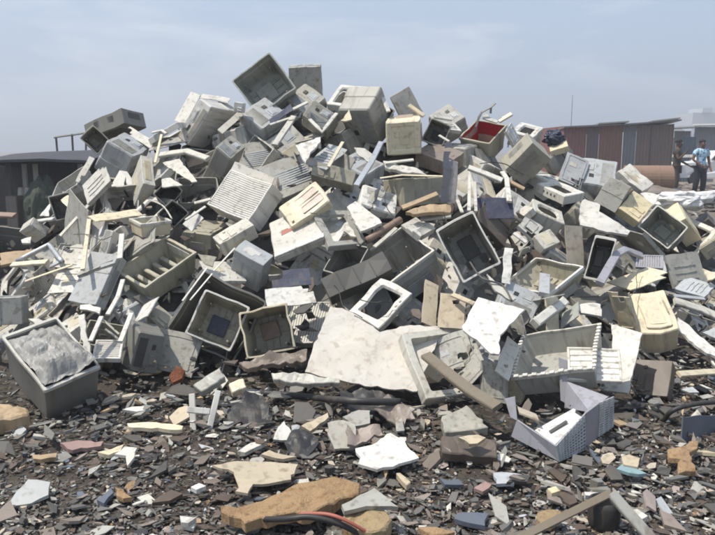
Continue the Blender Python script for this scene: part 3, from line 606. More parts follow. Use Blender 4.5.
('panel', 'N2', 'blue grey slab standing on the ground at the right edge', (1.629, 3.331, -0.001), (0.6018, -0.4116, -0.6373, -0.2496), (0.132, 0.328, 0.044), 1, {}),
('shell', 'D', 'dark shell in the hollow left of the louvred cover', (-1.522, 5.642, 0.997), (0.314, -0.19, -0.7388, -0.5652), (0.151, 0.178, 0.301), 0, {}),
('shell', 'D', 'dark grey shell below the hollow, above the ribbed olive crate', (-1.417, 5.408, 0.85), (0.3178, -0.1878, -0.7289, -0.5766), (0.159, 0.161, 0.299), 0, {}),
('panel', 'G', 'grey plate low on the left slope above the blue grey casing', (-1.998, 4.91, 0.569), (0.0296, 0.7125, 0.6637, 0.2257), (0.444, 0.322, 0.02), 0, {}),
]
POLYS=[
('plastic_scrap', 'scrap', 'L', 'angular pale shard below the bent trim bar', (-1.413, 5.702, 1.29), (0.8818, 0.3124, 0.0665, -0.347), ((-0.046, -0.034), (0.199, -0.058), (0.224, -0.024), (-0.018, 0.049), (-0.15, 0.094), (-0.226, -0.024)), 0.012),
('plastic_scrap', 'scrap', 'L', 'flat pale shard under the angular shard on the left slope', (-1.499, 5.616, 1.2), (0.9136, 0.3176, 0.033, -0.2516), ((-0.02, -0.067), (0.135, 0.008), (-0.031, 0.052), (-0.086, 0.008)), 0.012),
('plastic_scrap', 'scrap', 'W', 'white triangular shard at the left edge of the heap', (-2.692, 6.066, 0.924), (0.798, 0.2325, -0.2738, 0.4839), ((-0.038, -0.065), (0.093, 0.033), (-0.054, 0.033)), 0.012),
('plastic_scrap', 'scrap', 'W', 'rounded white flap above the left upright of the vented plate', (-1.698, 4.346, 0.457), (0.9252, 0.2653, 0.0748, -0.2608), ((-0.045, -0.038), (-0.007, -0.018), (0.098, -0.006), (0.062, 0.038), (-0.029, 0.031), (-0.08, -0.006)), 0.015),
('plastic_scrap', 'scrap', 'L', 'pale torn strip left of the vented plate', (-1.617, 4.053, 0.343), (0.7623, 0.409, 0.1849, -0.4662), ((0.142, -0.056), (0.159, -0.009), (0.022, 0.01), (-0.162, 0.046), (-0.171, 0.01)), 0.015),
('plastic_scrap', 'scrap', 'T', 'tan board under the silver tubes at the left edge', (-2.753, 5.548, 0.612), (0.9779, 0.1018, -0.0189, 0.1816), ((-0.082, -0.154), (0.036, -0.129), (0.142, 0.095), (0.01, 0.103), (-0.101, 0.095)), 0.02),
('plastic_scrap', 'scrap', 'W', 'white chip above the tan board at the left edge', (-2.724, 5.727, 0.716), (0.9537, 0.2024, 0.0462, -0.2176), ((-0.001, -0.042), (0.057, -0.009), (-0.008, 0.061), (-0.047, -0.009)), 0.015),
('plastic_scrap', 'scrap', 'L', 'curved pale trim lying left of the vented plate', (-1.996, 4.418, 0.346), (0.9869, 0.1601, 0.0033, -0.0206), ((-0.008, -0.082), (0.124, -0.007), (0.097, 0.033), (0.016, -0.011), (-0.083, 0.036), (-0.148, 0.033)), 0.02),
('plastic_scrap', 'scrap', 'O', 'olive triangular shard below the small white bracket', (-1.053, 4.881, 0.687), (0.8523, 0.392, 0.1447, -0.3147), ((0.009, -0.034), (0.059, -0.013), (0.022, 0.06), (-0.091, -0.013)), 0.012),
('plastic_scrap', 'scrap', 'W', 'white L shaped scrap on the corner of the grey brown screen frame', (0.052, 5.011, 0.978), (0.9306, 0.2534, 0.0694, -0.2549), ((0.058, -0.155), (0.139, 0.001), (0.097, 0.039), (0.027, -0.054), (-0.161, 0.139), (-0.173, 0.039)), 0.02),
('plastic_scrap', 'scrap', 'W', 'white torn scrap seen through the grey brown screen frame', (-0.097, 5.0, 0.853), (0.938, 0.3127, -0.0473, 0.142), ((-0.059, -0.053), (0.013, 0.043), (0.042, -0.03), (0.078, -0.055), (0.062, 0.13), (-0.133, -0.03)), 0.015),
('plastic_scrap', 'scrap', 'T', 'tan plank at the foot of the tall leaning sheet', (0.52, 5.09, 1.029), (0.9678, 0.2054, -0.0302, 0.1424), ((-0.132, -0.034), (0.136, -0.073), (0.178, 0.021), (-0.002, 0.067), (-0.176, 0.021)), 0.03),
('plastic_scrap', 'scrap', 'W', 'white curved slab under the cream square casing', (0.349, 5.625, 1.315), (0.9297, 0.2532, 0.0703, -0.2581), ((-0.115, -0.061), (0.047, -0.051), (0.227, 0.015), (0.109, 0.059), (-0.099, 0.022), (-0.176, 0.015)), 0.03),
('plastic_scrap', 'scrap', 'C', 'cream shard in front of the smooth grey monitor back', (-0.088, 6.121, 1.732), (0.7843, 0.3607, -0.2109, 0.4585), ((-0.008, -0.05), (0.076, 0.025), (-0.068, 0.025)), 0.015),
('plastic_scrap', 'scrap', 'W', 'white triangular plate below the V shaped trim', (-0.374, 5.701, 1.467), (0.9565, 0.2605, -0.0345, 0.1268), ((-0.087, -0.204), (0.002, -0.039), (0.093, 0.06), (0.109, 0.132), (-0.112, 0.06)), 0.02),
('plastic_scrap', 'scrap', 'L', 'pale rounded shard against the foil strip', (0.051, 5.703, 1.416), (0.9159, 0.3388, 0.0747, -0.2018), ((-0.021, -0.044), (0.079, -0.068), (0.062, 0.028), (-0.022, 0.057), (-0.099, 0.028)), 0.012),
('plastic_scrap', 'scrap', 'L', 'pale crumpled scrap behind the red lined bin', (1.213, 6.539, 1.741), (0.9185, 0.3398, -0.0701, 0.1895), ((0.016, -0.086), (0.049, -0.061), (-0.005, 0.029), (0.005, 0.091), (-0.066, 0.029)), 0.012),
('plastic_scrap', 'scrap', 'W', 'white torn corner between the yellowish box and the grey green shell', (2.668, 6.43, 1.039), (0.9568, 0.2605, 0.0339, -0.1246), ((0.027, -0.127), (0.088, 0.032), (-0.037, 0.066), (-0.08, 0.032)), 0.02),
('plastic_scrap', 'scrap', 'W', 'big white torn sheet with a square tab, on the right slope', (1.947, 5.588, 0.915), (0.9123, 0.2833, 0.0877, -0.2825), ((-0.112, -0.174), (0.06, -0.139), (0.239, -0.07), (0.24, -0.015), (0.059, 0.033), (-0.046, 0.062), (-0.069, 0.148), (-0.199, 0.136), (-0.194, 0.033)), 0.02),
('plastic_scrap', 'scrap', 'W', 'white bent sheet beside the white slatted plate at lower right', (1.521, 3.958, 0.261), (0.484, 0.2969, 0.0841, -0.8189), ((-0.06, -0.04), (-0.026, 0.01), (0.154, 0.03), (0.167, -0.077), (0.246, -0.066), (0.268, 0.083), (-0.176, 0.121), (-0.135, 0.036), (-0.244, -0.037), (-0.252, -0.066)), 0.015),
('plastic_scrap', 'scrap', 'W', 'white ragged sheet left of the cream cabinet', (1.472, 4.364, 0.446), (0.9112, 0.2481, 0.0864, -0.3173), ((-0.024, -0.061), (0.014, -0.046), (0.092, -0.018), (0.038, 0.092), (-0.031, 0.054), (-0.09, -0.018)), 0.015),
('plastic_sheet', 'sheet', 'W', 'white square plate with a notched lower corner right of the tan boards', (0.753, 3.822, 0.476), (0.7047, 0.2118, 0.115, -0.6674), ((-0.122, -0.11), (-0.03, -0.164), (0.157, -0.083), (0.211, -0.059), (0.225, -0.018), (0.076, 0.028), (-0.018, 0.125), (-0.095, 0.21), (-0.189, 0.1), (-0.267, -0.018)), 0.014),
('plastic_scrap', 'scrap', 'L', 'jagged pale strip left of the olive open box', (0.875, 4.211, 0.619), (0.8498, 0.2833, 0.1405, -0.4216), ((-0.003, -0.043), (0.114, -0.019), (0.114, 0.017), (-0.003, 0.014), (-0.091, 0.015), (-0.138, 0.017)), 0.015),
('plastic_scrap', 'scrap', 'W', 'white blade shaped sheet at the right edge', (2.314, 4.645, 0.183), (0.7648, 0.1623, 0.1294, -0.6099), ((-0.116, -0.066), (0.129, -0.045), (0.201, 0.009), (0.142, 0.052), (-0.152, 0.041), (-0.232, 0.009)), 0.02),
('plastic_scrap', 'scrap', 'B2', 'pale blue corner sheet at the right edge above the white blade shaped sheet', (2.497, 4.807, 0.183), (0.9344, 0.1983, -0.0615, 0.2896), ((-0.04, -0.063), (0.1, 0.032), (-0.059, 0.032)), 0.02),
('plastic_scrap', 'scrap', 'C', 'cream scrap at the right edge beside the shaded grey back', (2.848, 5.592, 0.455), (0.9312, 0.1976, 0.0636, -0.2995), ((0.01, -0.102), (0.053, -0.026), (0.035, 0.054), (-0.032, 0.022), (-0.067, 0.054)), 0.015),
('plastic_scrap', 'scrap', 'W', 'white broken plate lying on the dark ground below the centre', (0.121, 3.092, 0.07), (0.9975, 0.0497, -0.0025, 0.0507), ((-0.113, -0.06), (-0.131, -0.117), (-0.051, -0.164), (0.052, -0.124), (0.152, -0.087), (0.118, 0.027), (0.114, 0.097), (0.058, 0.164), (0.036, 0.153), (-0.02, 0.079), (-0.076, 0.046), (-0.129, 0.027)), 0.014),
('cardboard_scrap', 'scrap', 'C2', 'beige cardboard scrap with a torn lower edge on the ground', (-0.448, 2.856, 0.05), (0.9591, 0.0478, 0.0139, -0.2787), ((-0.006, -0.027), (0.007, -0.128), (0.063, -0.116), (0.036, -0.05), (0.065, -0.031), (0.14, 0.078), (0.092, 0.191), (-0.033, 0.085), (-0.163, 0.052), (-0.217, -0.031)), 0.012),
('foam_slab', 'foam', 'OR', 'large orange brown foam board in the foreground', (-0.269, 2.569, 0.1), (0.9885, 0.0493, -0.0071, 0.1431), ((-0.264, 0.005), (-0.194, -0.052), (-0.187, -0.109), (-0.123, -0.09), (0.056, -0.129), (0.104, -0.104), (0.279, -0.026), (0.302, 0.032), (0.262, 0.075), (0.212, 0.105), (0.134, 0.113), (0.063, 0.103), (-0.025, 0.048), (-0.105, 0.023), (-0.17, 0.014), (-0.262, 0.032)), 0.05),
('foam_lump', 'foam', 'OR2', 'rounded cream foam lump in the foreground right of the orange brown board', (0.03, 2.403, 0.11), (0.9642, 0.0481, 0.013, -0.2603), ((-0.07, -0.055), (-0.027, -0.068), (0.06, -0.062), (0.099, -0.012), (0.082, 0.052), (-0.002, 0.113), (-0.052, 0.053), (-0.096, -0.012)), 0.07),
('plastic_scrap', 'scrap', 'G', 'grey bent sheet resting on the rounded cream foam lump', (0.043, 2.475, 0.14), (0.9912, 0.1226, 0.0464, 0.0185), ((-0.093, -0.058), (-0.011, -0.023), (0.051, -0.011), (0.11, -0.024), (0.064, 0.034), (0.025, 0.079), (-0.04, 0.033), (-0.103, -0.024)), 0.02),
('plastic_scrap', 'scrap', 'R3', 'dark brown chunk with a pale top on the ground left of the lattice crate', (0.523, 3.088, 0.1), (0.976, 0.2071, 0.0139, -0.0657), ((-0.126, -0.068), (0.01, -0.066), (0.127, -0.069), (0.123, 0.046), (0.048, 0.056), (-0.054, 0.063), (-0.13, 0.046)), 0.06),
('plastic_scrap', 'scrap', 'C2', 'pale scab lying on the dark brown chunk', (0.532, 3.041, 0.14), (0.9777, 0.2075, 0.0069, -0.0327), ((-0.021, -0.027), (0.015, -0.024), (0.055, 0.011), (0.019, 0.029), (-0.069, 0.011)), 0.02),
('plastic_scrap', 'scrap', 'G', 'stacked grey slabs on the ground above the dark brown chunk', (0.547, 3.416, 0.08), (0.9655, 0.1005, 0.0249, -0.2391), ((-0.054, -0.135), (0.038, -0.074), (0.129, 0.001), (0.043, 0.079), (-0.038, 0.138), (-0.122, 0.001)), 0.06),
('foam_scrap', 'foam', 'OR', 'ochre foam scrap on the ground at the right', (1.521, 3.076, 0.05), (0.9685, 0.0483, 0.0122, -0.244), ((-0.064, -0.05), (-0.011, -0.063), (-0.013, -0.181), (0.055, -0.131), (0.019, 0.008), (0.049, 0.08), (0.05, 0.168), (0.01, 0.132), (-0.02, 0.057), (-0.075, 0.008)), 0.03),
('plastic_scrap', 'scrap', 'C2', 'cream scrap on the ground right of the lattice crate', (1.24, 3.003, 0.06), (0.9872, 0.0492, 0.0076, -0.1516), ((-0.031, -0.054), (0.026, -0.06), (0.043, 0.031), (-0.002, 0.054), (-0.036, 0.031)), 0.02),
('plastic_scrap', 'scrap', 'TE', 'teal plastic scrap on the ground right of the lattice crate', (1.213, 2.929, 0.05), (0.998, 0.0498, 0.0019, -0.0381), ((-0.015, -0.032), (0.059, -0.037), (0.032, 0.01), (-0.021, 0.051), (-0.057, 0.01)), 0.015),
('plastic_scrap', 'scrap', 'PK', 'pinkish long board on the ground at the left', (-1.34, 3.225, 0.04), (0.9984, 0.0498, -0.0013, 0.0261), ((-0.058, -0.036), (0.098, -0.029), (0.099, 0.014), (-0.03, 0.038), (-0.109, 0.014)), 0.02),
('plastic_scrap', 'scrap', 'B', 'grey pointed sheet on the ground at the lower left', (-1.358, 2.718, 0.05), (0.9012, 0.0892, -0.0418, 0.422), ((-0.028, -0.06), (0.042, -0.068), (0.086, -0.003), (0.033, 0.085), (-0.031, 0.053), (-0.097, -0.003)), 0.015),
('stone_slab', 'stone', 'T', 'tan stone slab at the left edge below the big open bin', (-1.816, 3.516, 0.1), (0.9721, 0.0485, 0.0114, -0.2294), ((0.009, -0.111), (0.091, -0.043), (0.105, 0.02), (0.027, 0.067), (-0.075, 0.053), (-0.165, 0.02)), 0.1),
('plastic_scrap', 'scrap', 'C', 'long cream lath on the ground right of the big open bin', (-1.042, 3.423, 0.05), (0.9929, 0.0495, 0.0054, -0.108), ((-0.127, -0.035), (-0.007, -0.027), (0.152, -0.004), (0.14, 0.036), (-0.008, 0.034), (-0.153, -0.004)), 0.02),
('plastic_scrap', 'scrap', 'C', 'small cream wedge on the ground at the left', (-1.163, 3.142, 0.05), (0.9236, 0.0461, -0.019, 0.3801), ((-0.035, -0.038), (0.026, -0.027), (0.066, 0.023), (0.006, 0.019), (-0.061, 0.023)), 0.02),
('plastic_scrap', 'scrap', 'W', 'white forked scrap on the ground beside the cream wedge', (-1.063, 3.055, 0.06), (0.9966, 0.0497, 0.0032, -0.065), ((0.001, -0.017), (0.038, -0.081), (0.04, -0.012), (0.02, 0.061), (-0.045, 0.066), (-0.055, -0.012)), 0.015),
('plastic_scrap', 'scrap', 'T', 'tan lath on the ground below the big open bin', (-1.462, 3.09, 0.04), (0.9953, 0.0496, 0.0041, -0.0828), ((-0.036, -0.032), (0.058, -0.001), (0.042, 0.035), (-0.064, -0.001)), 0.02),
('foam_crumb', 'foam', 'OR', 'orange foam crumb on the ground at the lower left', (-0.983, 2.731, 0.04), (0.9507, 0.0474, 0.0153, -0.306), ((-0.007, -0.022), (0.034, -0.018), (0.053, 0.009), (-0.023, 0.024), (-0.059, 0.009)), 0.02),
('plastic_scrap', 'scrap', 'N2', 'dark blue scrap on the ground at the lower left', (-1.044, 2.718, 0.04), (0.9499, 0.0474, -0.0154, 0.3084), ((-0.024, -0.047), (0.03, 0.0), (0.034, 0.049), (-0.038, 0.0)), 0.02),
('plastic_scrap', 'scrap', 'W', 'white chip on the ground left of the orange brown board', (-0.652, 2.5, 0.04), (0.9477, 0.0473, 0.0157, -0.3152), ((-0.007, -0.023), (0.034, -0.003), (0.011, 0.03), (-0.039, -0.003)), 0.015),
('plastic_scrap', 'scrap', 'W', 'white pointed chip on the dark ground left of centre', (-0.37, 3.321, 0.06), (0.7965, 0.169, -0.1205, 0.5679), ((-0.036, -0.05), (0.007, -0.042), (0.072, 0.028), (0.018, 0.037), (-0.059, 0.028)), 0.015),
('plastic_scrap', 'scrap', 'G', 'grey cardboard flap standing on the ground below the centre', (-0.081, 3.232, 0.09), (0.8876, 0.2095, 0.0942, -0.3992), ((-0.009, -0.058), (0.048, -0.08), (0.106, -0.003), (0.005, 0.086), (-0.059, 0.062), (-0.097, -0.003)), 0.015),
('rag', 'rag', 'PK2', 'pinkish grey rag left of the white broken plate', (0.036, 3.234, 0.09), (0.982, 0.1514, 0.0172, -0.1113), ((-0.063, -0.105), (0.018, -0.055), (0.085, 0.021), (0.058, 0.077), (-0.004, 0.046), (-0.094, 0.021)), 0.015),
('plastic_scrap', 'scrap', 'C2', 'cream lath below the big white cardboard sheet', (-0.205, 3.363, 0.1), (0.9537, 0.147, -0.04, 0.2594), ((-0.061, -0.045), (0.069, 0.005), (0.082, 0.037), (-0.085, 0.005)), 0.02),
('plastic_scrap', 'scrap', 'G', 'greenish grey scrap above the pinkish grey rag', (0.01, 3.418, 0.1), (0.9819, 0.1514, -0.0173, 0.1125), ((-0.031, -0.056), (0.04, -0.062), (0.063, 0.032), (0.01, 0.056), (-0.082, 0.032)), 0.02),
('plastic_scrap', 'scrap', 'L', 'pale lath on the ground above the beige cardboard scrap', (-0.507, 3.207, 0.04), (0.9244, 0.0461, -0.0189, 0.3782), ((-0.064, -0.026), (0.05, -0.023), (0.092, 0.01), (0.008, 0.029), (-0.082, 0.01)), 0.02),
('plastic_scrap', 'scrap', 'C2', 'tan sliver above the beige cardboard scrap', (-0.374, 3.097, 0.05), (0.9971, 0.0497, 0.0029, -0.0582), ((0.033, -0.031), (0.091, -0.005), (-0.049, 0.041), (-0.077, -0.005)), 0.015),
('plastic_scrap', 'scrap', 'W', 'white chip on the ground above the orange brown board', (-0.68, 2.797, 0.04), (0.9953, 0.0496, -0.0041, 0.0829), ((-0.006, -0.025), (0.033, -0.0), (0.003, 0.026), (-0.03, -0.0)), 0.02),
('plastic_scrap', 'scrap', 'W', 'white chip at the bottom left of the orange brown board', (-0.657, 2.498, 0.04), (0.9201, 0.0459, 0.0194, -0.3885), ((0.002, -0.023), (0.023, -0.006), (0.012, 0.036), (-0.037, -0.006)), 0.02),
('plastic_scrap', 'scrap', 'N2', 'blue grey plate in the foreground right of the foam lump', (0.44, 2.522, 0.05), (0.9157, 0.0457, 0.0199, -0.3987), ((-0.041, -0.051), (0.02, -0.036), (0.073, -0.009), (0.029, 0.075), (-0.022, 0.034), (-0.062, -0.009)), 0.02),
('plastic_scrap', 'scrap', 'B2', 'light blue plate on the ground below the lattice crate', (0.648, 2.86, 0.05), (0.9963, 0.0497, 0.0035, -0.0701), ((-0.047, -0.061), (0.028, -0.051), (0.069, 0.034), (0.006, 0.047), (-0.056, 0.034)), 0.015),
('plastic_scrap', 'scrap', 'PK', 'pink scrap on the ground left of the light blue plate', (0.536, 2.795, 0.04), (0.9965, 0.0497, -0.0034, 0.0673), ((-0.013, -0.033), (0.036, 0.002), (0.018, 0.029), (-0.041, 0.002)), 0.015),
('plastic_scrap', 'scrap', 'N2', 'dark blue scrap on the ground left of the pink scrap', (0.406, 2.831, 0.04), (0.9689, 0.0483, 0.0121, -0.2423), ((-0.017, -0.036), (0.054, 0.002), (0.019, 0.031), (-0.057, 0.002)), 0.015),
('plastic_scrap', 'scrap', 'C2', 'cream curl on the ground below the white broken plate', (0.201, 2.87, 0.05), (0.9169, 0.0457, 0.0198, -0.396), ((0.048, -0.03), (0.043, 0.001), (-0.049, 0.03), (-0.046, 0.001)), 0.03),
('plastic_scrap', 'scrap', 'OR', 'orange scrap at the bottom edge right of the foam lump', (0.292, 2.437, 0.05), (0.9839, 0.0491, 0.0086, -0.1716), ((-0.006, -0.037), (0.075, 0.01), (0.001, 0.018), (-0.071, 0.01)), 0.03),
('stone', 'stone', 'OR2', 'tan stone in the foreground left of the black pot', (0.743, 2.519, 0.06), (0.9976, 0.0498, -0.0024, 0.0478), ((-0.05, -0.053), (0.018, -0.042), (0.054, 0.024), (0.019, 0.049), (-0.039, 0.024)), 0.03),
('plastic_scrap', 'scrap', 'W', 'white chip in the foreground right of the black pot', (1.104, 2.554, 0.05), (0.9795, 0.0489, 0.0097, -0.1954), ((0.013, -0.035), (0.032, 0.001), (-0.008, 0.033), (-0.038, 0.001)), 0.02),
('plastic_scrap', 'scrap', 'W', 'white lath in the foreground above the black pot', (0.985, 2.706, 0.05), (0.9929, 0.0495, 0.0054, -0.1079), ((-0.044, -0.026), (0.044, -0.0), (0.047, 0.027), (-0.047, -0.0)), 0.02),
('plastic_scrap', 'scrap', 'Y', 'yellow scrap in the foreground above the tan stone', (0.813, 2.719, 0.05), (0.9854, 0.0491, 0.0081, -0.1629), ((-0.006, -0.03), (0.025, 0.001), (0.006, 0.029), (-0.025, 0.001)), 0.02),
('plastic_scrap', 'scrap', 'G', 'grey bar end on the ground below the nested shells', (-0.867, 3.953, 0.12), (0.9473, 0.258, -0.0499, 0.1834), ((-0.064, -0.077), (0.092, -0.001), (0.077, 0.082), (-0.1, -0.001)), 0.05),
('plastic_scrap', 'scrap', 'L', 'pale plank along the foot of the big white cardboard sheet', (-0.291, 3.857, 0.16), (0.9442, 0.3147, 0.0306, -0.0917), ((-0.183, -0.045), (0.021, -0.031), (0.194, 0.003), (0.188, 0.033), (-0.011, 0.037), (-0.212, 0.003)), 0.04),
('plastic_scrap', 'scrap', 'C', 'small cream block below the nested shells', (-0.691, 3.875, 0.12), (0.957, 0.2606, 0.0335, -0.123), ((-0.011, -0.056), (0.055, -0.0), (0.013, 0.058), (-0.057, -0.0)), 0.05),
('rag', 'rag', 'R2', 'crumpled grey brown rag at the foot of the dark open shell', (-0.521, 4.161, 0.18), (0.9584, 0.261, -0.0304, 0.1117), ((-0.17, -0.045), (-0.001, -0.043), (0.202, -0.048), (0.223, 0.027), (0.058, 0.04), (-0.098, 0.044), (-0.208, 0.027)), 0.04),
('rag', 'rag', 'OR3', 'orange rag scrap in the shade of the nested shells', (-1.101, 4.118, 0.1), (0.9358, 0.1986, -0.0604, 0.2848), ((-0.045, -0.043), (0.016, -0.03), (0.055, 0.013), (0.023, 0.048), (-0.048, 0.013)), 0.03),
('plastic_film', 'plastic film', 'K', 'crumpled dark grey plastic film on the ground below the nested shells', (-0.588, 3.624, 0.06), (0.9482, 0.1691, -0.0472, 0.2646), ((-0.111, -0.059), (-0.027, -0.117), (0.068, -0.131), (0.137, 0.006), (0.115, 0.095), (0.035, 0.135), (-0.069, 0.079), (-0.138, 0.006)), 0.008),
('cloth', 'cloth', 'K', 'crumpled black cloth at the foot of the big white cardboard sheet', (0.066, 3.673, 0.08), (0.9589, 0.171, 0.0397, -0.2229), ((-0.102, -0.101), (0.013, -0.069), (0.093, -0.101), (0.149, -0.014), (0.107, 0.101), (0.009, 0.117), (-0.097, 0.092), (-0.18, -0.014)), 0.008),
('cloth', 'cloth', 'K', 'small crumpled black cloth beside the white pointed chip', (-0.274, 3.234, 0.05), (0.9878, 0.1523, 0.0051, -0.0333), ((-0.061, -0.054), (-0.009, -0.098), (0.065, -0.064), (0.081, 0.024), (0.027, 0.08), (-0.037, 0.097), (-0.066, 0.024)), 0.008),
('rag', 'rag', 'R2', 'crumpled brown rag above the white broken plate', (0.192, 3.575, 0.07), (0.9587, 0.1478, 0.037, -0.2402), ((-0.034, -0.094), (0.06, -0.093), (0.13, -0.007), (0.035, -0.007), (-0.001, 0.105), (-0.087, 0.113), (-0.11, -0.007)), 0.01),
('cardboard_sheet', 'cardboard', 'W3', 'big stained white cardboard sheet at the centre foot of the heap', (0.087, 4.07, 0.261), (0.8564, 0.2989, 0.1387, -0.3974), ((-0.341, -0.113), (-0.227, -0.28), (-0.146, -0.394), (0.01, -0.294), (0.154, -0.188), (0.285, -0.074), (0.377, 0.014), (0.309, 0.134), (0.216, 0.324), (0.129, 0.444), (-0.03, 0.255), (-0.076, 0.13), (-0.322, 0.08), (-0.42, 0.014)), 0.012),
]
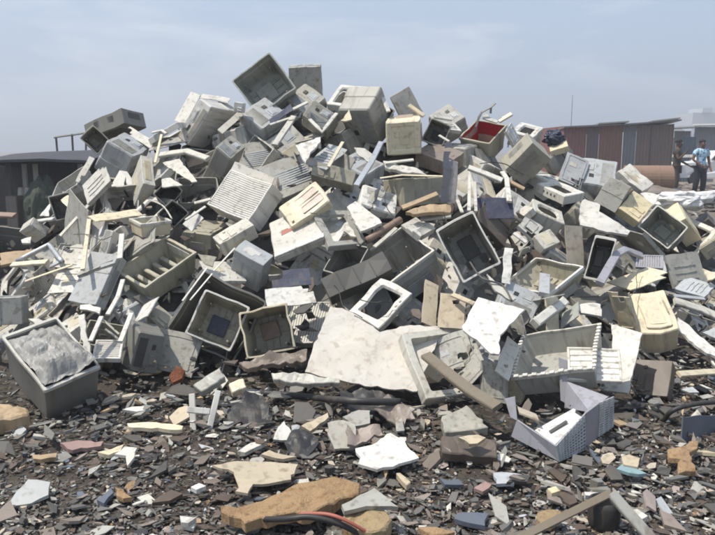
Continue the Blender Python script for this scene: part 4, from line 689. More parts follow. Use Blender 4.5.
BARS=[
('plastic_strip', 'strip', 'L', 'short pale stick poking out left of the louvred cover', ((-1.24, 5.347, 1.05), (-1.122, 5.372, 1.079)), 0.029, {}),
('plastic_strip', 'strip', 'L', 'thin pale rod below the short stick on the left slope', ((-1.15, 5.313, 1.028), (-1.278, 5.197, 0.938)), 0.0208, {}),
('plastic_strip', 'strip', 'L', 'bent pale trim bar below the rounded white monitor back', ((-1.651, 5.944, 1.407), (-1.404, 5.858, 1.438), (-1.204, 5.717, 1.379)), 0.0605, {}),
('plastic_strip', 'strip', 'C', 'thin cream upright stick on the left ridge', ((-1.728, 6.298, 1.583), (-1.687, 5.914, 1.345)), 0.0213, {}),
('plastic_strip', 'strip', 'W', 'little bent white clip at the top of the left ridge', ((-1.845, 6.424, 1.605), (-1.742, 6.366, 1.622), (-1.677, 6.269, 1.59)), 0.0253, {}),
('plastic_strip', 'strip', 'L', 'pale edge strip running down the plain grey leaning sheet', ((-2.127, 5.555, 1.019), (-2.303, 5.406, 0.793)), 0.0285, {}),
('plastic_strip', 'strip', 'C', 'cream upright board under the left end of the wide plank', ((-2.054, 5.368, 0.933), (-1.902, 4.791, 0.634)), 0.0316, {}),
('plastic_strip', 'strip', 'W', 'white upright strip beside the narrow white box', ((-1.694, 5.02, 0.852), (-1.639, 4.783, 0.709)), 0.0376, {}),
('plastic_strip', 'strip', 'W', 'curved white strip hanging below the ribbed olive crate', ((-1.544, 4.543, 0.607), (-1.536, 4.407, 0.522), (-1.555, 4.261, 0.438)), 0.0297, {}),
('plastic_strip', 'strip', 'W', 'left white upright of the vented plate at lower left', ((-1.579, 4.22, 0.435), (-1.579, 4.021, 0.335)), 0.0283, {}),
('plastic_strip', 'strip', 'W', 'right white upright of the vented plate at lower left', ((-1.42, 4.302, 0.437), (-1.429, 4.098, 0.31)), 0.0306, {}),
('plastic_strip', 'strip', 'G', 'lower grey brace behind the vented plate', ((-1.57, 4.247, 0.351), (-1.469, 4.216, 0.286)), 0.0133, {}),
('plastic_strip', 'strip', 'G', 'upper grey brace behind the vented plate', ((-1.619, 4.326, 0.4), (-1.488, 4.251, 0.317)), 0.0135, {}),
('bent_tube', 'tube', 'M', 'bent silver tube frame among the scrap at the left edge', ((-2.64, 5.373, 0.598), (-2.398, 5.414, 0.724), (-2.156, 5.057, 0.648)), 0.0393, {}),
('plastic_strip', 'strip', 'M', 'short silver tube below the bent silver frame', ((-2.274, 5.13, 0.599), (-2.188, 5.116, 0.639)), 0.0352, {}),
('plastic_strip', 'strip', 'M', 'stubby silver tube left of the bent silver frame', ((-2.664, 5.433, 0.594), (-2.486, 5.202, 0.547)), 0.0344, {}),
('plastic_strip', 'strip', 'C', 'cream rail lying in front of the bent silver frame', ((-2.652, 5.319, 0.581), (-2.301, 5.145, 0.629)), 0.0477, {}),
('plastic_strip', 'strip', 'C', 'long thin cream lath below the bent silver frame', ((-2.39, 4.964, 0.519), (-2.008, 4.885, 0.652)), 0.0183, {}),
('plastic_strip', 'strip', 'W', 'white bar at the left edge above the silver tubes', ((-2.791, 6.032, 0.84), (-2.515, 5.806, 0.886)), 0.0406, {}),
('plastic_strip', 'strip', 'R', 'rusty brown plank on the ground at the far left edge', ((-3.537, 6.84, 0.83), (-3.25, 6.659, 0.832)), 0.0654, {}),
('plastic_strip', 'strip', 'W', 'outer thin white edging rod beside the nested shells', ((-1.127, 4.423, 0.492), (-1.015, 4.665, 0.666)), 0.0125, {}),
('plastic_strip', 'strip', 'W', 'inner thin white edging rod beside the nested shells', ((-1.078, 4.423, 0.497), (-0.966, 4.599, 0.639)), 0.0102, {}),
('plastic_strip', 'strip', 'W', 'thin white rod above the scuffed casing', ((-0.977, 4.701, 0.64), (-0.856, 4.855, 0.775)), 0.0118, {}),
('plastic_strip', 'strip', 'R', 'dusty pinkish tube left of the crumpled dented shell', ((0.064, 4.884, 0.825), (0.312, 5.097, 0.949)), 0.053, {'rnd': 1}),
('plastic_strip', 'strip', 'L', 'pale rail below the dusty pinkish tube', ((0.116, 4.817, 0.787), (0.213, 4.919, 0.854), (0.276, 4.997, 0.898)), 0.0285, {}),
('plastic_strip', 'strip', 'C', 'thin pale lip along the top of the wide brownish casing', ((0.176, 5.51, 1.233), (0.349, 5.554, 1.255), (0.664, 5.512, 1.248)), 0.016, {}),
('plastic_strip', 'strip', 'T', 'brown stick lying in front of the wide brownish casing', ((0.328, 5.171, 1.028), (0.594, 5.239, 1.127)), 0.0452, {}),
('plastic_strip', 'strip', 'G', 'grey bar behind the white stepped plate', ((0.459, 5.098, 0.955), (0.677, 5.072, 0.979)), 0.0419, {}),
('plastic_strip', 'strip', 'W', 'white lath lying on the white curved slab', ((0.22, 5.64, 1.347), (0.448, 5.685, 1.373)), 0.0272, {}),
('plastic_strip', 'strip', 'W', 'white clip inside the dark hollow casing near the skyline', ((0.223, 6.384, 1.908), (0.271, 6.271, 1.781)), 0.0365, {}),
('plastic_strip', 'strip', 'C', 'cream stick above the top right corner of the cream square casing', ((0.457, 6.416, 1.844), (0.589, 6.366, 1.747)), 0.0431, {}),
('plastic_strip', 'strip', 'L', 'thin pale rail below the dark blue strip near the summit', ((-0.723, 5.915, 1.656), (-0.565, 6.016, 1.715)), 0.023, {}),
('plastic_strip', 'strip', 'L', 'short pale rail under the skyline shell near the summit', ((-0.576, 6.118, 1.779), (-0.435, 6.243, 1.857)), 0.0328, {}),
('plastic_strip', 'strip', 'L', 'thick pale beam sloping down left below the summit', ((-0.535, 6.028, 1.725), (-0.663, 5.704, 1.486)), 0.0538, {}),
('plastic_strip', 'strip', 'L', 'V shaped grey trim below the summit', ((-0.4, 5.994, 1.701), (-0.29, 5.864, 1.596), (-0.178, 6.114, 1.757)), 0.0317, {}),
('plastic_strip', 'strip', 'C', 'cream sliver right of the blue grey leaning sheet', ((-0.225, 5.514, 1.32), (-0.12, 5.8, 1.513)), 0.0271, {}),
('foil_strip', 'foil', 'M', 'crumpled silver foil strip in the upper middle', ((0.193, 5.84, 1.51), (0.106, 5.58, 1.351), (-0.01, 5.309, 1.184)), 0.0455, {}),
('plastic_strip', 'strip', 'L', 'pale lath on the skyline left of the red lined bin', ((0.697, 6.539, 1.75), (0.863, 6.539, 1.725)), 0.0411, {}),
('plastic_strip', 'strip', 'L', 'tiny pale stick left of the red lined bin', ((0.698, 6.114, 1.573), (0.776, 6.045, 1.522)), 0.0235, {}),
('plastic_strip', 'strip', 'D', 'bent dark prong sticking up behind the red lined bin', ((1.082, 6.539, 1.658), (1.106, 6.539, 1.741), (1.132, 6.539, 1.79), (1.215, 6.539, 1.835), (1.252, 6.539, 1.871)), 0.0207, {}),
('plastic_strip', 'strip', 'D', 'short dark prong behind the red lined bin', ((1.215, 6.539, 1.835), (1.212, 6.539, 1.778)), 0.0192, {}),
('plastic_strip', 'strip', 'C', 'cream lath behind the right rim of the red lined bin', ((1.291, 6.539, 1.706), (1.405, 6.539, 1.775)), 0.0449, {}),
('plastic_strip', 'strip', 'T', 'tan stick under the olive grey casing standing on edge', ((1.215, 5.677, 1.204), (1.332, 5.636, 1.141)), 0.0362, {}),
('plastic_strip', 'strip', 'W', 'long pale beam below the red lined bin', ((0.882, 5.645, 1.312), (1.021, 5.626, 1.262), (1.144, 5.597, 1.21)), 0.0548, {}),
('plastic_strip', 'strip', 'W', 'pale bent upright at the right end of the long pale beam', ((1.176, 5.75, 1.273), (1.194, 5.661, 1.225), (1.14, 5.279, 1.065)), 0.0382, {}),
('plastic_arch', 'arch', 'P', 'lavender plastic arch on the right slope', ((1.639, 4.667, 0.559), (1.767, 4.89, 0.617), (1.917, 5.144, 0.686), (2.032, 5.279, 0.704), (2.175, 5.31, 0.648)), 0.0602, {}),
('plastic_strip', 'strip', 'T2', 'long tan and grey board lying through the large empty frame', ((0.396, 3.911, 0.281), (0.483, 3.703, 0.252), (0.589, 3.494, 0.215), (0.697, 3.327, 0.186)), 0.0665, {}),
('plastic_strip', 'strip', 'C2', 'short tan stick above the wider tan board', ((0.586, 4.243, 0.569), (0.7, 4.106, 0.541)), 0.0342, {}),
('plastic_strip', 'strip', 'B', 'blue grey post inside the olive open box', ((1.241, 4.577, 0.63), (1.174, 4.331, 0.55)), 0.0698, {}),
('plastic_strip', 'strip', 'W', 'white stick left of the pale plate near the oval windowed frame', ((1.097, 4.902, 0.874), (1.176, 4.852, 0.815)), 0.029, {}),
('plastic_strip', 'strip', 'L', 'left pale post standing behind the dented grey shell', ((0.879, 5.544, 1.255), (0.799, 5.028, 1.02)), 0.0257, {}),
('plastic_strip', 'strip', 'L', 'right pale post standing behind the dented grey shell', ((0.906, 5.465, 1.209), (0.849, 5.027, 1.016)), 0.023, {}),
('plastic_strip', 'strip', 'L', 'short pale post left of the two pale posts', ((0.737, 5.181, 1.083), (0.75, 5.026, 1.008)), 0.0248, {}),
('plastic_strip', 'strip', 'L', 'pale rail below the blue grey sheet at the right edge', ((2.306, 4.999, 0.365), (2.516, 4.999, 0.299), (2.608, 4.972, 0.26)), 0.0655, {}),
('plastic_strip', 'strip', 'B', 'blue grey rail above the pale rail at the right edge', ((2.325, 5.045, 0.394), (2.593, 5.139, 0.352)), 0.0317, {}),
('plastic_strip', 'strip', 'C', 'long cream plank on the ground at the right edge', ((2.0, 4.2, 0.074), (2.327, 4.376, 0.032)), 0.0451, {}),
]
FILL=[
(13, (-2.494, 5.612, 0.05), (-0.2725, 0.3512, 0.49, 0.7499), 1.15, 'pale louvred cover wedged just below the long thin cream lath'),
(14, (-0.26, 6.02, 1.183), (-0.0058, 0.356, -0.8645, -0.3547), 1.15, 'grey casing wedged just left of the blue grey'),
(13, (-0.182, 4.908, 0.366), (0.2525, -0.6079, 0.7272, 0.1947), 1.013, 'pale louvred cover wedged just below the bright white flat cover'),
(11, (-0.081, 5.404, 0.643), (-0.0838, 0.5487, -0.7091, -0.4349), 1.15, 'white sheet wedged just right of the dark blue slab'),
(7, (-2.743, 5.771, 0.641), (0.4772, -0.661, 0.5724, -0.0876), 1.15, 'white screen frame wedged just below the stubby silver tube'),
(1, (-1.853, 6.263, 1.156), (-0.2207, 0.6604, -0.6191, -0.363), 1.15, 'olive shell wedged just above the wide cream plank'),
(9, (0.704, 3.999, 0.214), (0.2435, -0.0035, 0.8288, 0.5038), 0.719, 'pale sheet wedged just above the long tan and grey board'),
(3, (-1.118, 6.349, 1.321), (-0.3442, 0.8277, 0.2015, 0.3948), 0.935, 'pale shell wedged just above the white blank strip'),
(2, (-3.398, 6.512, 0.757), (-0.2637, 0.9611, 0.0365, -0.074), 1.15, 'dark grey shell wedged just above the tan board'),
(11, (1.308, 5.63, 0.829), (0.4992, -0.7602, 0.3952, 0.1292), 0.97, 'white sheet wedged just below the white stick'),
(3, (2.009, 5.404, 0.34), (-0.0608, 0.3953, -0.8652, -0.3024), 0.815, 'pale shell wedged just above the white ragged sheet'),
(5, (0.352, 4.877, 0.464), (0.5168, -0.7921, 0.2772, 0.1694), 0.743, 'grey monitor casing wedged just left of the tan upright board'),
(12, (0.856, 4.931, 0.519), (0.1438, -0.2817, 0.9191, 0.2348), 0.772, 'dark grey sheet wedged just above the short tan stick'),
(6, (-1.654, 4.743, 0.345), (0.1203, 0.439, 0.8806, 0.1315), 0.876, 'bluish grey monitor casing wedged just right of the curved white strip'),
(8, (-1.163, 5.038, 0.292), (-0.0311, 0.2435, -0.8317, -0.498), 0.814, 'pale screen frame wedged just above the olive casing corner'),
(2, (-0.245, 4.902, 0.607), (-0.2428, 0.8124, 0.4278, 0.313), 0.718, 'dark grey shell wedged just above the long charcoal casing'),
(9, (2.333, 5.635, 0.42), (0.2331, -0.1824, -0.9541, -0.0455), 0.929, 'pale sheet wedged just right of the lavender plastic arch'),
(18, (0.965, 4.967, 0.523), (-0.1682, 0.5029, -0.542, -0.6519), 0.784, 'white monitor casing wedged just above the short tan stick'),
(8, (-1.055, 6.747, 1.633), (-0.1083, 0.7173, -0.514, 0.4578), 0.926, 'pale screen frame wedged just above the squarish grey monitor back'),
(10, (-1.924, 6.634, 1.517), (-0.1275, 0.9814, 0.0952, 0.1075), 0.926, 'grey sheet wedged just right of the thin cream upright stick'),
(4, (1.172, 6.183, 1.188), (-0.0228, 0.744, -0.4998, -0.4429), 0.94, 'pale monitor casing wedged just above the right pale post'),
(17, (0.816, 4.153, 0.093), (0.173, -0.9638, 0.2014, 0.024), 0.682, 'cream casing wedged just below the pale narrow plate'),
(0, (-1.622, 6.27, 1.186), (0.4044, -0.621, -0.6043, -0.2928), 0.898, 'grey shell wedged just right of the bent pale trim bar'),
(8, (-1.975, 6.406, 1.102), (0.021, 0.8132, 0.4707, 0.3418), 0.924, 'pale screen frame wedged just right of the upright pale narrow box'),
(16, (3.365, 6.548, 0.478), (0.187, 0.1091, -0.9756, -0.0357), 0.943, 'dark grey casing wedged just left of the olive casing'),
(12, (0.18, 4.847, 0.532), (0.5221, -0.6452, 0.5369, 0.1509), 0.75, 'dark grey sheet wedged just above the clean white screen frame'),
(4, (1.358, 4.891, 0.406), (0.1733, -0.6404, 0.7369, 0.1294), 0.773, 'pale monitor casing wedged just above the small pale plate'),
(18, (2.619, 5.651, 0.238), (-0.2487, 0.9367, -0.0506, -0.2412), 0.894, 'white monitor casing wedged just above the white blade shaped sheet'),
(7, (-1.639, 4.866, 0.417), (0.4924, -0.667, 0.5585, -0.026), 0.718, 'white screen frame wedged just right of the upper grey brace'),
(0, (-0.184, 6.834, 1.61), (-0.1072, 0.9096, -0.3507, 0.1954), 0.923, 'grey shell wedged just below the cream shard'),
(16, (1.211, 6.28, 1.175), (0.4517, -0.3199, -0.8254, -0.1112), 0.901, 'dark grey casing wedged just above the long pale beam'),
(12, (2.322, 6.589, 1.049), (0.0205, 0.5628, -0.671, -0.4822), 0.98, 'dark grey sheet wedged just above the big white torn sheet'),
(9, (-0.367, 5.208, 0.868), (-0.2363, 0.8923, 0.3573, 0.1426), 0.825, 'pale sheet wedged just left of the white torn scrap'),
(11, (-2.869, 6.701, 0.541), (0.2862, 0.8918, -0.1968, 0.2899), 1.103, 'white sheet wedged just right of the pale broken casing corner'),
(1, (2.04, 5.905, 0.797), (0.8019, -0.2931, -0.2722, 0.4438), 0.914, 'olive shell wedged just above the dusty tan upright panel'),
(18, (0.681, 5.315, 0.605), (0.0297, 0.1985, 0.8166, 0.5412), 0.86, 'white monitor casing wedged just right of the white stepped plate'),
(14, (-2.351, 5.933, 0.549), (0.3015, -0.0205, 0.7498, 0.5886), 0.856, 'grey casing wedged just above the short silver tube'),
(11, (-0.792, 4.935, 0.527), (0.1054, 0.2372, -0.9409, -0.2174), 0.844, 'white sheet wedged just below the thin white rod'),
(16, (-0.369, 5.143, 0.423), (-0.4244, 0.827, -0.1412, 0.3405), 0.717, 'dark grey casing wedged just right of the bright white flat cover'),
(4, (0.092, 4.97, 0.449), (-0.2983, 0.5484, -0.6774, -0.3891), 0.792, 'pale monitor casing wedged just above the big stained white cardboard sheet'),
(14, (1.719, 5.115, 0.087), (-0.2326, 0.7724, 0.4791, 0.3461), 0.742, 'grey casing wedged just left of the white bent sheet'),
(19, (-2.055, 5.001, 0.28), (-0.2197, 0.8437, -0.4658, 0.1512), 1.069, 'pale casing wedged just left of the pale torn strip'),
(0, (-0.864, 4.562, 0.154), (0.2518, -0.6288, 0.7078, 0.2008), 0.662, 'grey shell wedged just above the grey bar end'),
(5, (1.133, 6.578, 1.505), (0.0315, -0.5033, 0.8623, 0.0453), 0.966, 'grey monitor casing wedged just right of the tiny pale stick'),
(1, (-1.594, 6.483, 1.413), (-0.0672, 0.8914, 0.4235, 0.147), 0.953, 'olive shell wedged just left of the squarish grey monitor back'),
(6, (0.244, 6.13, 1.33), (-0.0392, 0.463, -0.8493, -0.2504), 0.947, 'bluish grey monitor casing wedged just left of the crumpled silver foil strip'),
(4, (1.133, 6.238, 1.338), (0.4684, -0.2024, 0.7657, 0.3916), 0.991, 'pale monitor casing wedged just above the tall bluish grey curved sheet'),
(18, (1.473, 6.445, 1.273), (-0.1326, 0.9096, 0.3891, -0.0602), 1.01, 'white monitor casing wedged just left of the dark wedge'),
(4, (0.805, 5.964, 1.257), (-0.3779, 0.8741, -0.2628, -0.1552), 0.915, 'pale monitor casing wedged just left of the left pale post'),
(18, (-1.664, 5.613, 0.732), (-0.0556, 0.9005, 0.3835, 0.1973), 0.89, 'white monitor casing wedged just below the dark grey shell'),
(5, (-2.692, 6.015, 0.659), (0.2225, -0.9316, 0.2867, 0.0208), 0.887, 'grey monitor casing wedged just right of the bent silver tube frame'),
(7, (-0.414, 5.378, 0.646), (0.1353, -0.6969, 0.7009, 0.069), 0.778, 'white screen frame wedged just above the dark blue slab'),
(5, (2.176, 5.703, 0.25), (0.2886, 0.6717, -0.5311, -0.4284), 0.848, 'grey monitor casing wedged just left of the cream lid'),
(12, (0.938, 4.771, 0.255), (-0.1702, 0.4812, 0.6583, 0.5533), 0.753, 'dark grey sheet wedged just above the white square plate'),
(19, (2.85, 5.891, 0.168), (0.2726, -0.9091, -0.3134, 0.0313), 1.15, 'pale casing wedged just right of the pale blue grey sheet'),
(4, (1.518, 4.895, 0.206), (0.2509, -0.6983, -0.6683, -0.0522), 0.812, 'pale monitor casing wedged just below the white ragged sheet'),
(20, (1.213, 4.329, 0.206), (0.4919, -0.5313, -0.6631, -0.1897), 0.913, 'cream sheet wedged just left of the greenish small plate'),
(2, (-2.585, 5.039, 0.079), (0.2744, 0.2353, 0.8912, 0.274), 0.775, 'dark grey shell wedged just left of the curved pale trim'),
(10, (1.817, 5.001, 0.239), (-0.2056, 0.8004, -0.2801, -0.4885), 0.726, 'grey sheet wedged just left of the white bent sheet'),
(6, (0.809, 4.37, 0.236), (0.3164, -0.8813, 0.351, -0.0003), 0.692, 'bluish grey monitor casing wedged just left of the pale narrow plate'),
(10, (-1.072, 4.334, 0.008), (-0.0572, 0.1017, 0.8551, 0.5052), 0.795, 'grey sheet wedged just above the orange rag scrap'),
(9, (-2.475, 5.22, 0.134), (-0.0665, 0.7646, 0.551, 0.3277), 0.853, 'pale sheet wedged just right of the curved pale trim'),
(6, (2.402, 6.541, 1.346), (0.252, -0.5384, 0.7574, 0.27), 1.016, 'bluish grey monitor casing wedged just right of the smooth blue grey sheet'),
(8, (-1.525, 4.983, 0.264), (-0.1075, 0.8076, 0.5128, 0.2709), 0.774, 'pale screen frame wedged just left of the outer thin white edging rod'),
(14, (-0.693, 6.207, 1.291), (-0.0349, 0.099, -0.859, -0.5011), 0.868, 'grey casing wedged just above the white blank strip'),
(4, (-0.385, 6.411, 1.471), (-0.111, 0.3481, -0.7936, -0.4866), 0.991, 'pale monitor casing wedged just below the thick pale beam'),
(3, (-2.153, 6.015, 1.132), (-0.5091, 0.8566, -0.0269, 0.0791), 0.878, 'pale shell wedged just above the wide cream plank'),
(11, (-2.019, 5.271, 0.616), (0.29, -0.5949, 0.7248, 0.1917), 0.883, 'white sheet wedged just right of the short silver tube'),
(17, (3.14, 6.608, 0.838), (0.0899, 0.6768, -0.5679, -0.4597), 1.042, 'cream casing wedged just left of the dark brown small casing'),
(18, (-1.905, 5.608, 0.853), (0.2594, 0.2858, 0.9196, 0.0729), 0.92, 'white monitor casing wedged just right of the wide cream plank'),
(16, (1.545, 5.314, 0.416), (-0.1914, 0.9516, 0.2253, -0.0843), 0.757, 'dark grey casing wedged just above the white ragged sheet'),
(4, (-1.983, 6.522, 1.13), (-0.1229, 0.8327, 0.3317, 0.426), 1.011, 'pale monitor casing wedged just right of the upright pale narrow box'),
(3, (-2.498, 6.276, 1.145), (0.2736, 0.0395, 0.9242, 0.2634), 0.952, 'pale shell wedged just left of the pale upright slat'),
(4, (0.289, 5.892, 0.936), (0.0944, -0.0415, -0.8783, -0.4669), 0.938, 'pale monitor casing wedged just right of the white L shaped scrap'),
(8, (3.236, 6.256, 0.741), (0.3823, -0.154, 0.8792, 0.239), 0.926, 'pale screen frame wedged just left of the olive casing'),
(5, (1.671, 5.216, 0.561), (0.2818, 0.0662, -0.9492, -0.1233), 0.81, 'grey monitor casing wedged just left of the dusty tan upright panel'),
(6, (1.1, 4.312, 0.371), (0.143, -0.1821, -0.8835, -0.4071), 0.71, 'bluish grey monitor casing wedged just right of the white square plate'),
(7, (-1.784, 6.74, 1.569), (0.0067, 0.9578, -0.1961, 0.21), 0.939, 'white screen frame wedged just right of the little bent white clip'),
(18, (-1.336, 6.501, 1.577), (0.0803, 0.8021, 0.5818, 0.1078), 1.024, 'white monitor casing wedged just below the small white block'),
(9, (-0.533, 6.7, 1.591), (-0.1353, 0.9597, -0.2147, 0.1206), 1.005, 'pale sheet wedged just above the white triangular plate'),
(8, (0.355, 6.307, 1.231), (0.1925, -0.0259, -0.9254, -0.3254), 0.916, 'pale screen frame wedged just right of the crumpled silver foil strip'),
(18, (1.157, 5.733, 1.001), (0.3958, -0.7067, -0.5863, -0.0159), 0.923, 'white monitor casing wedged just left of the pale lump'),
(4, (0.689, 5.117, 0.485), (0.3013, -0.1327, -0.8826, -0.3356), 0.833, 'pale monitor casing wedged just left of the dented grey shell'),
(5, (2.266, 6.002, 0.692), (-0.2157, 0.8717, -0.2479, -0.3636), 0.891, 'grey monitor casing wedged just right of the lavender plastic arch'),
(7, (-0.553, 5.402, 0.7), (0.3186, -0.8592, 0.4004, -0.0009), 0.778, 'white screen frame wedged just below the light grey flat casing'),
(21, (2.464, 5.7, 0.339), (0.7423, -0.5257, -0.4131, 0.0438), 0.859, 'bluish grey shell wedged just left of the shaded grey back'),
(1, (-1.543, 4.546, 0.294), (-0.0501, 0.7168, -0.6611, -0.2159), 0.676, 'olive shell wedged just right of the left white upright'),
(10, (0.568, 4.088, 0.119), (-0.1896, 0.8803, 0.0055, 0.4348), 0.597, 'grey sheet wedged just right of the long tan and grey board'),
(18, (-0.146, 5.632, 0.872), (-0.1055, 0.4395, 0.8003, 0.394), 1.041, 'white monitor casing wedged just left of the white L shaped scrap'),
(0, (-1.518, 5.966, 1.216), (0.3432, -0.9267, -0.1447, 0.0505), 0.858, 'grey shell wedged just above the short pale stick'),
(7, (-1.622, 5.52, 0.9), (0.0696, 0.3098, 0.9036, 0.2876), 0.835, 'white screen frame wedged just above the small beige open tray'),
(0, (-1.171, 5.61, 0.808), (-0.0771, 0.2559, 0.9128, 0.3089), 0.824, 'grey shell wedged just right of the thin pale rod'),
(2, (-0.011, 6.44, 1.393), (-0.1295, 0.9427, 0.3043, 0.045), 0.916, 'dark grey shell wedged just right of the crumpled silver foil strip'),
(18, (0.044, 5.679, 1.185), (-0.2724, 0.9494, -0.012, -0.1556), 0.876, 'white monitor casing wedged just right of the white L shaped scrap'),
(8, (-1.827, 6.046, 0.857), (0.2148, 0.28, -0.9009, -0.2526), 0.873, 'pale screen frame wedged just right of the wide cream plank'),
(9, (-2.321, 5.432, 0.738), (-0.3235, 0.944, 0.0264, -0.0596), 0.851, 'pale sheet wedged just below the cream upright board'),
(1, (-0.662, 5.366, 0.679), (-0.084, 0.9687, -0.0006, -0.2335), 0.789, 'olive shell wedged just above the dark blue slab'),
(18, (-1.682, 5.187, 0.503), (-0.1484, 0.9061, -0.3652, -0.1533), 0.806, 'white monitor casing wedged just right of the curved white strip'),
(4, (-2.318, 5.224, 0.277), (0.2929, -0.1582, 0.9231, 0.1927), 0.858, 'pale monitor casing wedged just above the curved pale trim'),
(0, (-2.187, 5.276, 0.399), (0.4108, -0.8436, 0.3459, 0.0066), 0.749, 'grey shell wedged just left of the pale torn strip'),
(1, (-1.936, 4.815, 0.128), (0.0565, 0.4797, 0.7501, 0.4517), 0.752, 'olive shell wedged just below the rounded white flap'),
(4, (-2.867, 5.22, 0.101), (-0.3907, 0.871, 0.2097, 0.2117), 0.837, 'pale monitor casing wedged just left of the curved pale trim'),
(10, (0.821, 3.743, 0.275), (0.6651, -0.2569, 0.6794, 0.1731), 0.574, 'grey sheet wedged just below the pale narrow plate'),
]

# ------------------------------------------------------------------ place the annotated pieces
for i,(kind,c,label,loc,q,d,sw,o) in enumerate(BOXES):
    nm,ct=KIND[kind]
    if ct=='sheet' and min(d[0],d[1])<.13: nm,ct='plastic_strip','strip'
    t=thing(nm,label,ct,loc,q); build(kind,c,d,t,100+i,o,sw)
    if o.get('film'): pass
TPL=[('shell','G',(.38,.35,.30)),('shell','O',(.36,.34,.30)),('shell','D',(.38,.34,.28)),('shell','L',(.36,.34,.28)),('back','L',(.34,.32,.30)),('back','G',(.36,.33,.30)),('back','B',(.34,.32,.28)),
 ('bezel','W',(.38,.33,.06)),('bezel','L',(.38,.34,.07)),('panel','L',(.36,.30,.02)),('panel','G',(.38,.34,.02)),('panel','W',(.34,.28,.02)),('panel','D',(.36,.32,.02)),('slat','L',(.34,.30,.05)),
 ('box','G',(.40,.34,.14)),('box','O',(.38,.32,.2)),('box','D',(.40,.34,.16)),('box','C',(.34,.30,.14)),('back','W',(.34,.32,.28)),('box','L',(.36,.12,.08)),('panel','C',(.40,.12,.02)),('shell','B',(.38,.34,.26))]
PROTO={}
def copy_thing(root):
    r=root.copy(); COL.objects.link(r)
    for ch in root.children:
        c=ch.copy(); COL.objects.link(c); c.parent=r
    return r
for (k,loc,qq,s,label) in FILL:
    kind,c,d=TPL[k]; nm,ct=KIND[kind]
    if k not in PROTO: t=thing(nm,label,ct); build(kind,c,d,t,3000+k,{},0); PROTO[k]=t
    else: t=copy_thing(PROTO[k])
    t.rotation_mode='QUATERNION'; t.location=loc; t.rotation_quaternion=qq; t.scale=(s,s,s)
    t['label']=label; t['group']='casings wedged into the gaps of the heap'
def poly_mesh(name,c,pts,th,seed):
    crum=name in('rag','cloth','plastic_film')
    q=random.Random(seed); n=len(pts); jt=.012 if crum else .009 if c[:2]=='OR' else .0045 if th>.01 else .003
    # jitter long edges so they read as torn
    out=[]
    for a,b in zip(pts,pts[1:]+pts[:1]):
        L=math.hypot(b[0]-a[0],b[1]-a[1]); out.append(a); k=int(L/.03)
        for s in range(1,k):
            f=s/k; out.append((a[0]+(b[0]-a[0])*f+q.gauss(0,jt),a[1]+(b[1]-a[1])*f+q.gauss(0,jt)))
    bm=bmesh.new(); vs=[bm.verts.new((x,y,0)) for x,y in out]; f=bm.faces.new(vs)
    bmesh.ops.triangulate(bm,faces=[f])
    for _ in range(5 if crum else 3):
        es=[e for e in bm.edges if e.calc_length()>(.022 if crum else .07)]
        if es: bmesh.ops.subdivide_edges(bm,edges=es,cuts=1); bmesh.ops.triangulate(bm,faces=[g for g in bm.faces if len(g.verts)>3])
    bmesh.ops.recalc_face_normals(bm,faces=bm.faces)
    if sum(g.normal.z*g.calc_area() for g in bm.faces)<0: bmesh.ops.reverse_faces(bm,faces=bm.faces)
    off=q.uniform(0,90); thick=th>.028
    fr=3.5
    for v in bm.verts:
        p=v.co.copy(); h=noise.noise(Vector((p.x*fr+off,p.y*fr,0)))*.022+noise.noise(Vector((p.x*14+off,p.y*14,3)))*(.016 if thick else .004)+(noise.noise(Vector((p.x*40,p.y*40,off)))*.006 if thick else 0)
        if crum: h=.075*abs(noise.noise(Vector((p.x*5+off,p.y*5,1))))+.04*abs(noise.noise(Vector((p.x*11+off,p.y*9,4))))-.02
        v.co.z=h
    top=list(bm.faces); r=bmesh.ops.extrude_face_region(bm,geom=top)
    nv=[g for g in r['geom'] if isinstance(g,bmesh.types.BMVert)]
    for v in nv: v.co.z-=th; 
    bmesh.ops.recalc_face_normals(bm,faces=bm.faces)
    if thick:
        es=[e for e in bm.edges if len(e.link_faces)==2 and e.calc_face_angle(0)>.9]
        bmesh.ops.bevel(bm,geom=es,offset=th*.10,segments=1,affect='EDGES',clamp_overlap=True)
    me=bpy.data.meshes.new(name); bm.to_mesh(me); bm.free(); me.materials.append(mat(c))
    return me
for i,(nm,ct,c,label,loc,q,pts,th) in enumerate(POLYS):
    o=link(nm,poly_mesh(nm,c,list(pts),th,500+i)); o.location=loc; o.rotation_mode='QUATERNION'; o.rotation_quaternion=q; tagit(o,label,ct)
def bar_mesh(name,c,pts,w,seed,round_=False):
    q=random.Random(seed); pts=[Vector(p) for p in pts]; c0=sum(pts,Vector())/len(pts); P_=[]
    for a,b in zip(pts,pts[1:]):
        k=max(2,int((b-a).length/.06)); P_+=[a.lerp(b,s/k) for s in range(k)]
    P_.append(pts[-1]); b=MB(); rg=[]; up0=Vector((0,-.6,.8)); th=w*(1.0 if round_ else .45); ph=q.uniform(0,6)
    for i,p in enumerate(P_):
        d=(P_[min(i+1,len(P_)-1)]-P_[max(i-1,0)]).normalized(); s=d.cross(up0).normalized(); u=s.cross(d)
        wob=.05*w*math.sin(i*.9+ph); p=p-c0+u*wob*.5
        if round_: rg.append([p+(s*math.cos(a)+u*math.sin(a))*w/2 for a in [2*math.pi*k/12 for k in range(12)]])
        else:
            e=.18*th; rg.append([p+s*x*w/2+u*y*th/2 for x,y in ((-1,-.6),(-.85,-1),(.85,-1),(1,-.6),(1,.6),(.85,1),(-.85,1),(-1,.6))])
    b.loft(rg,cap0=True,cap1=True); return b.mesh(name,c,smooth=round_),c0
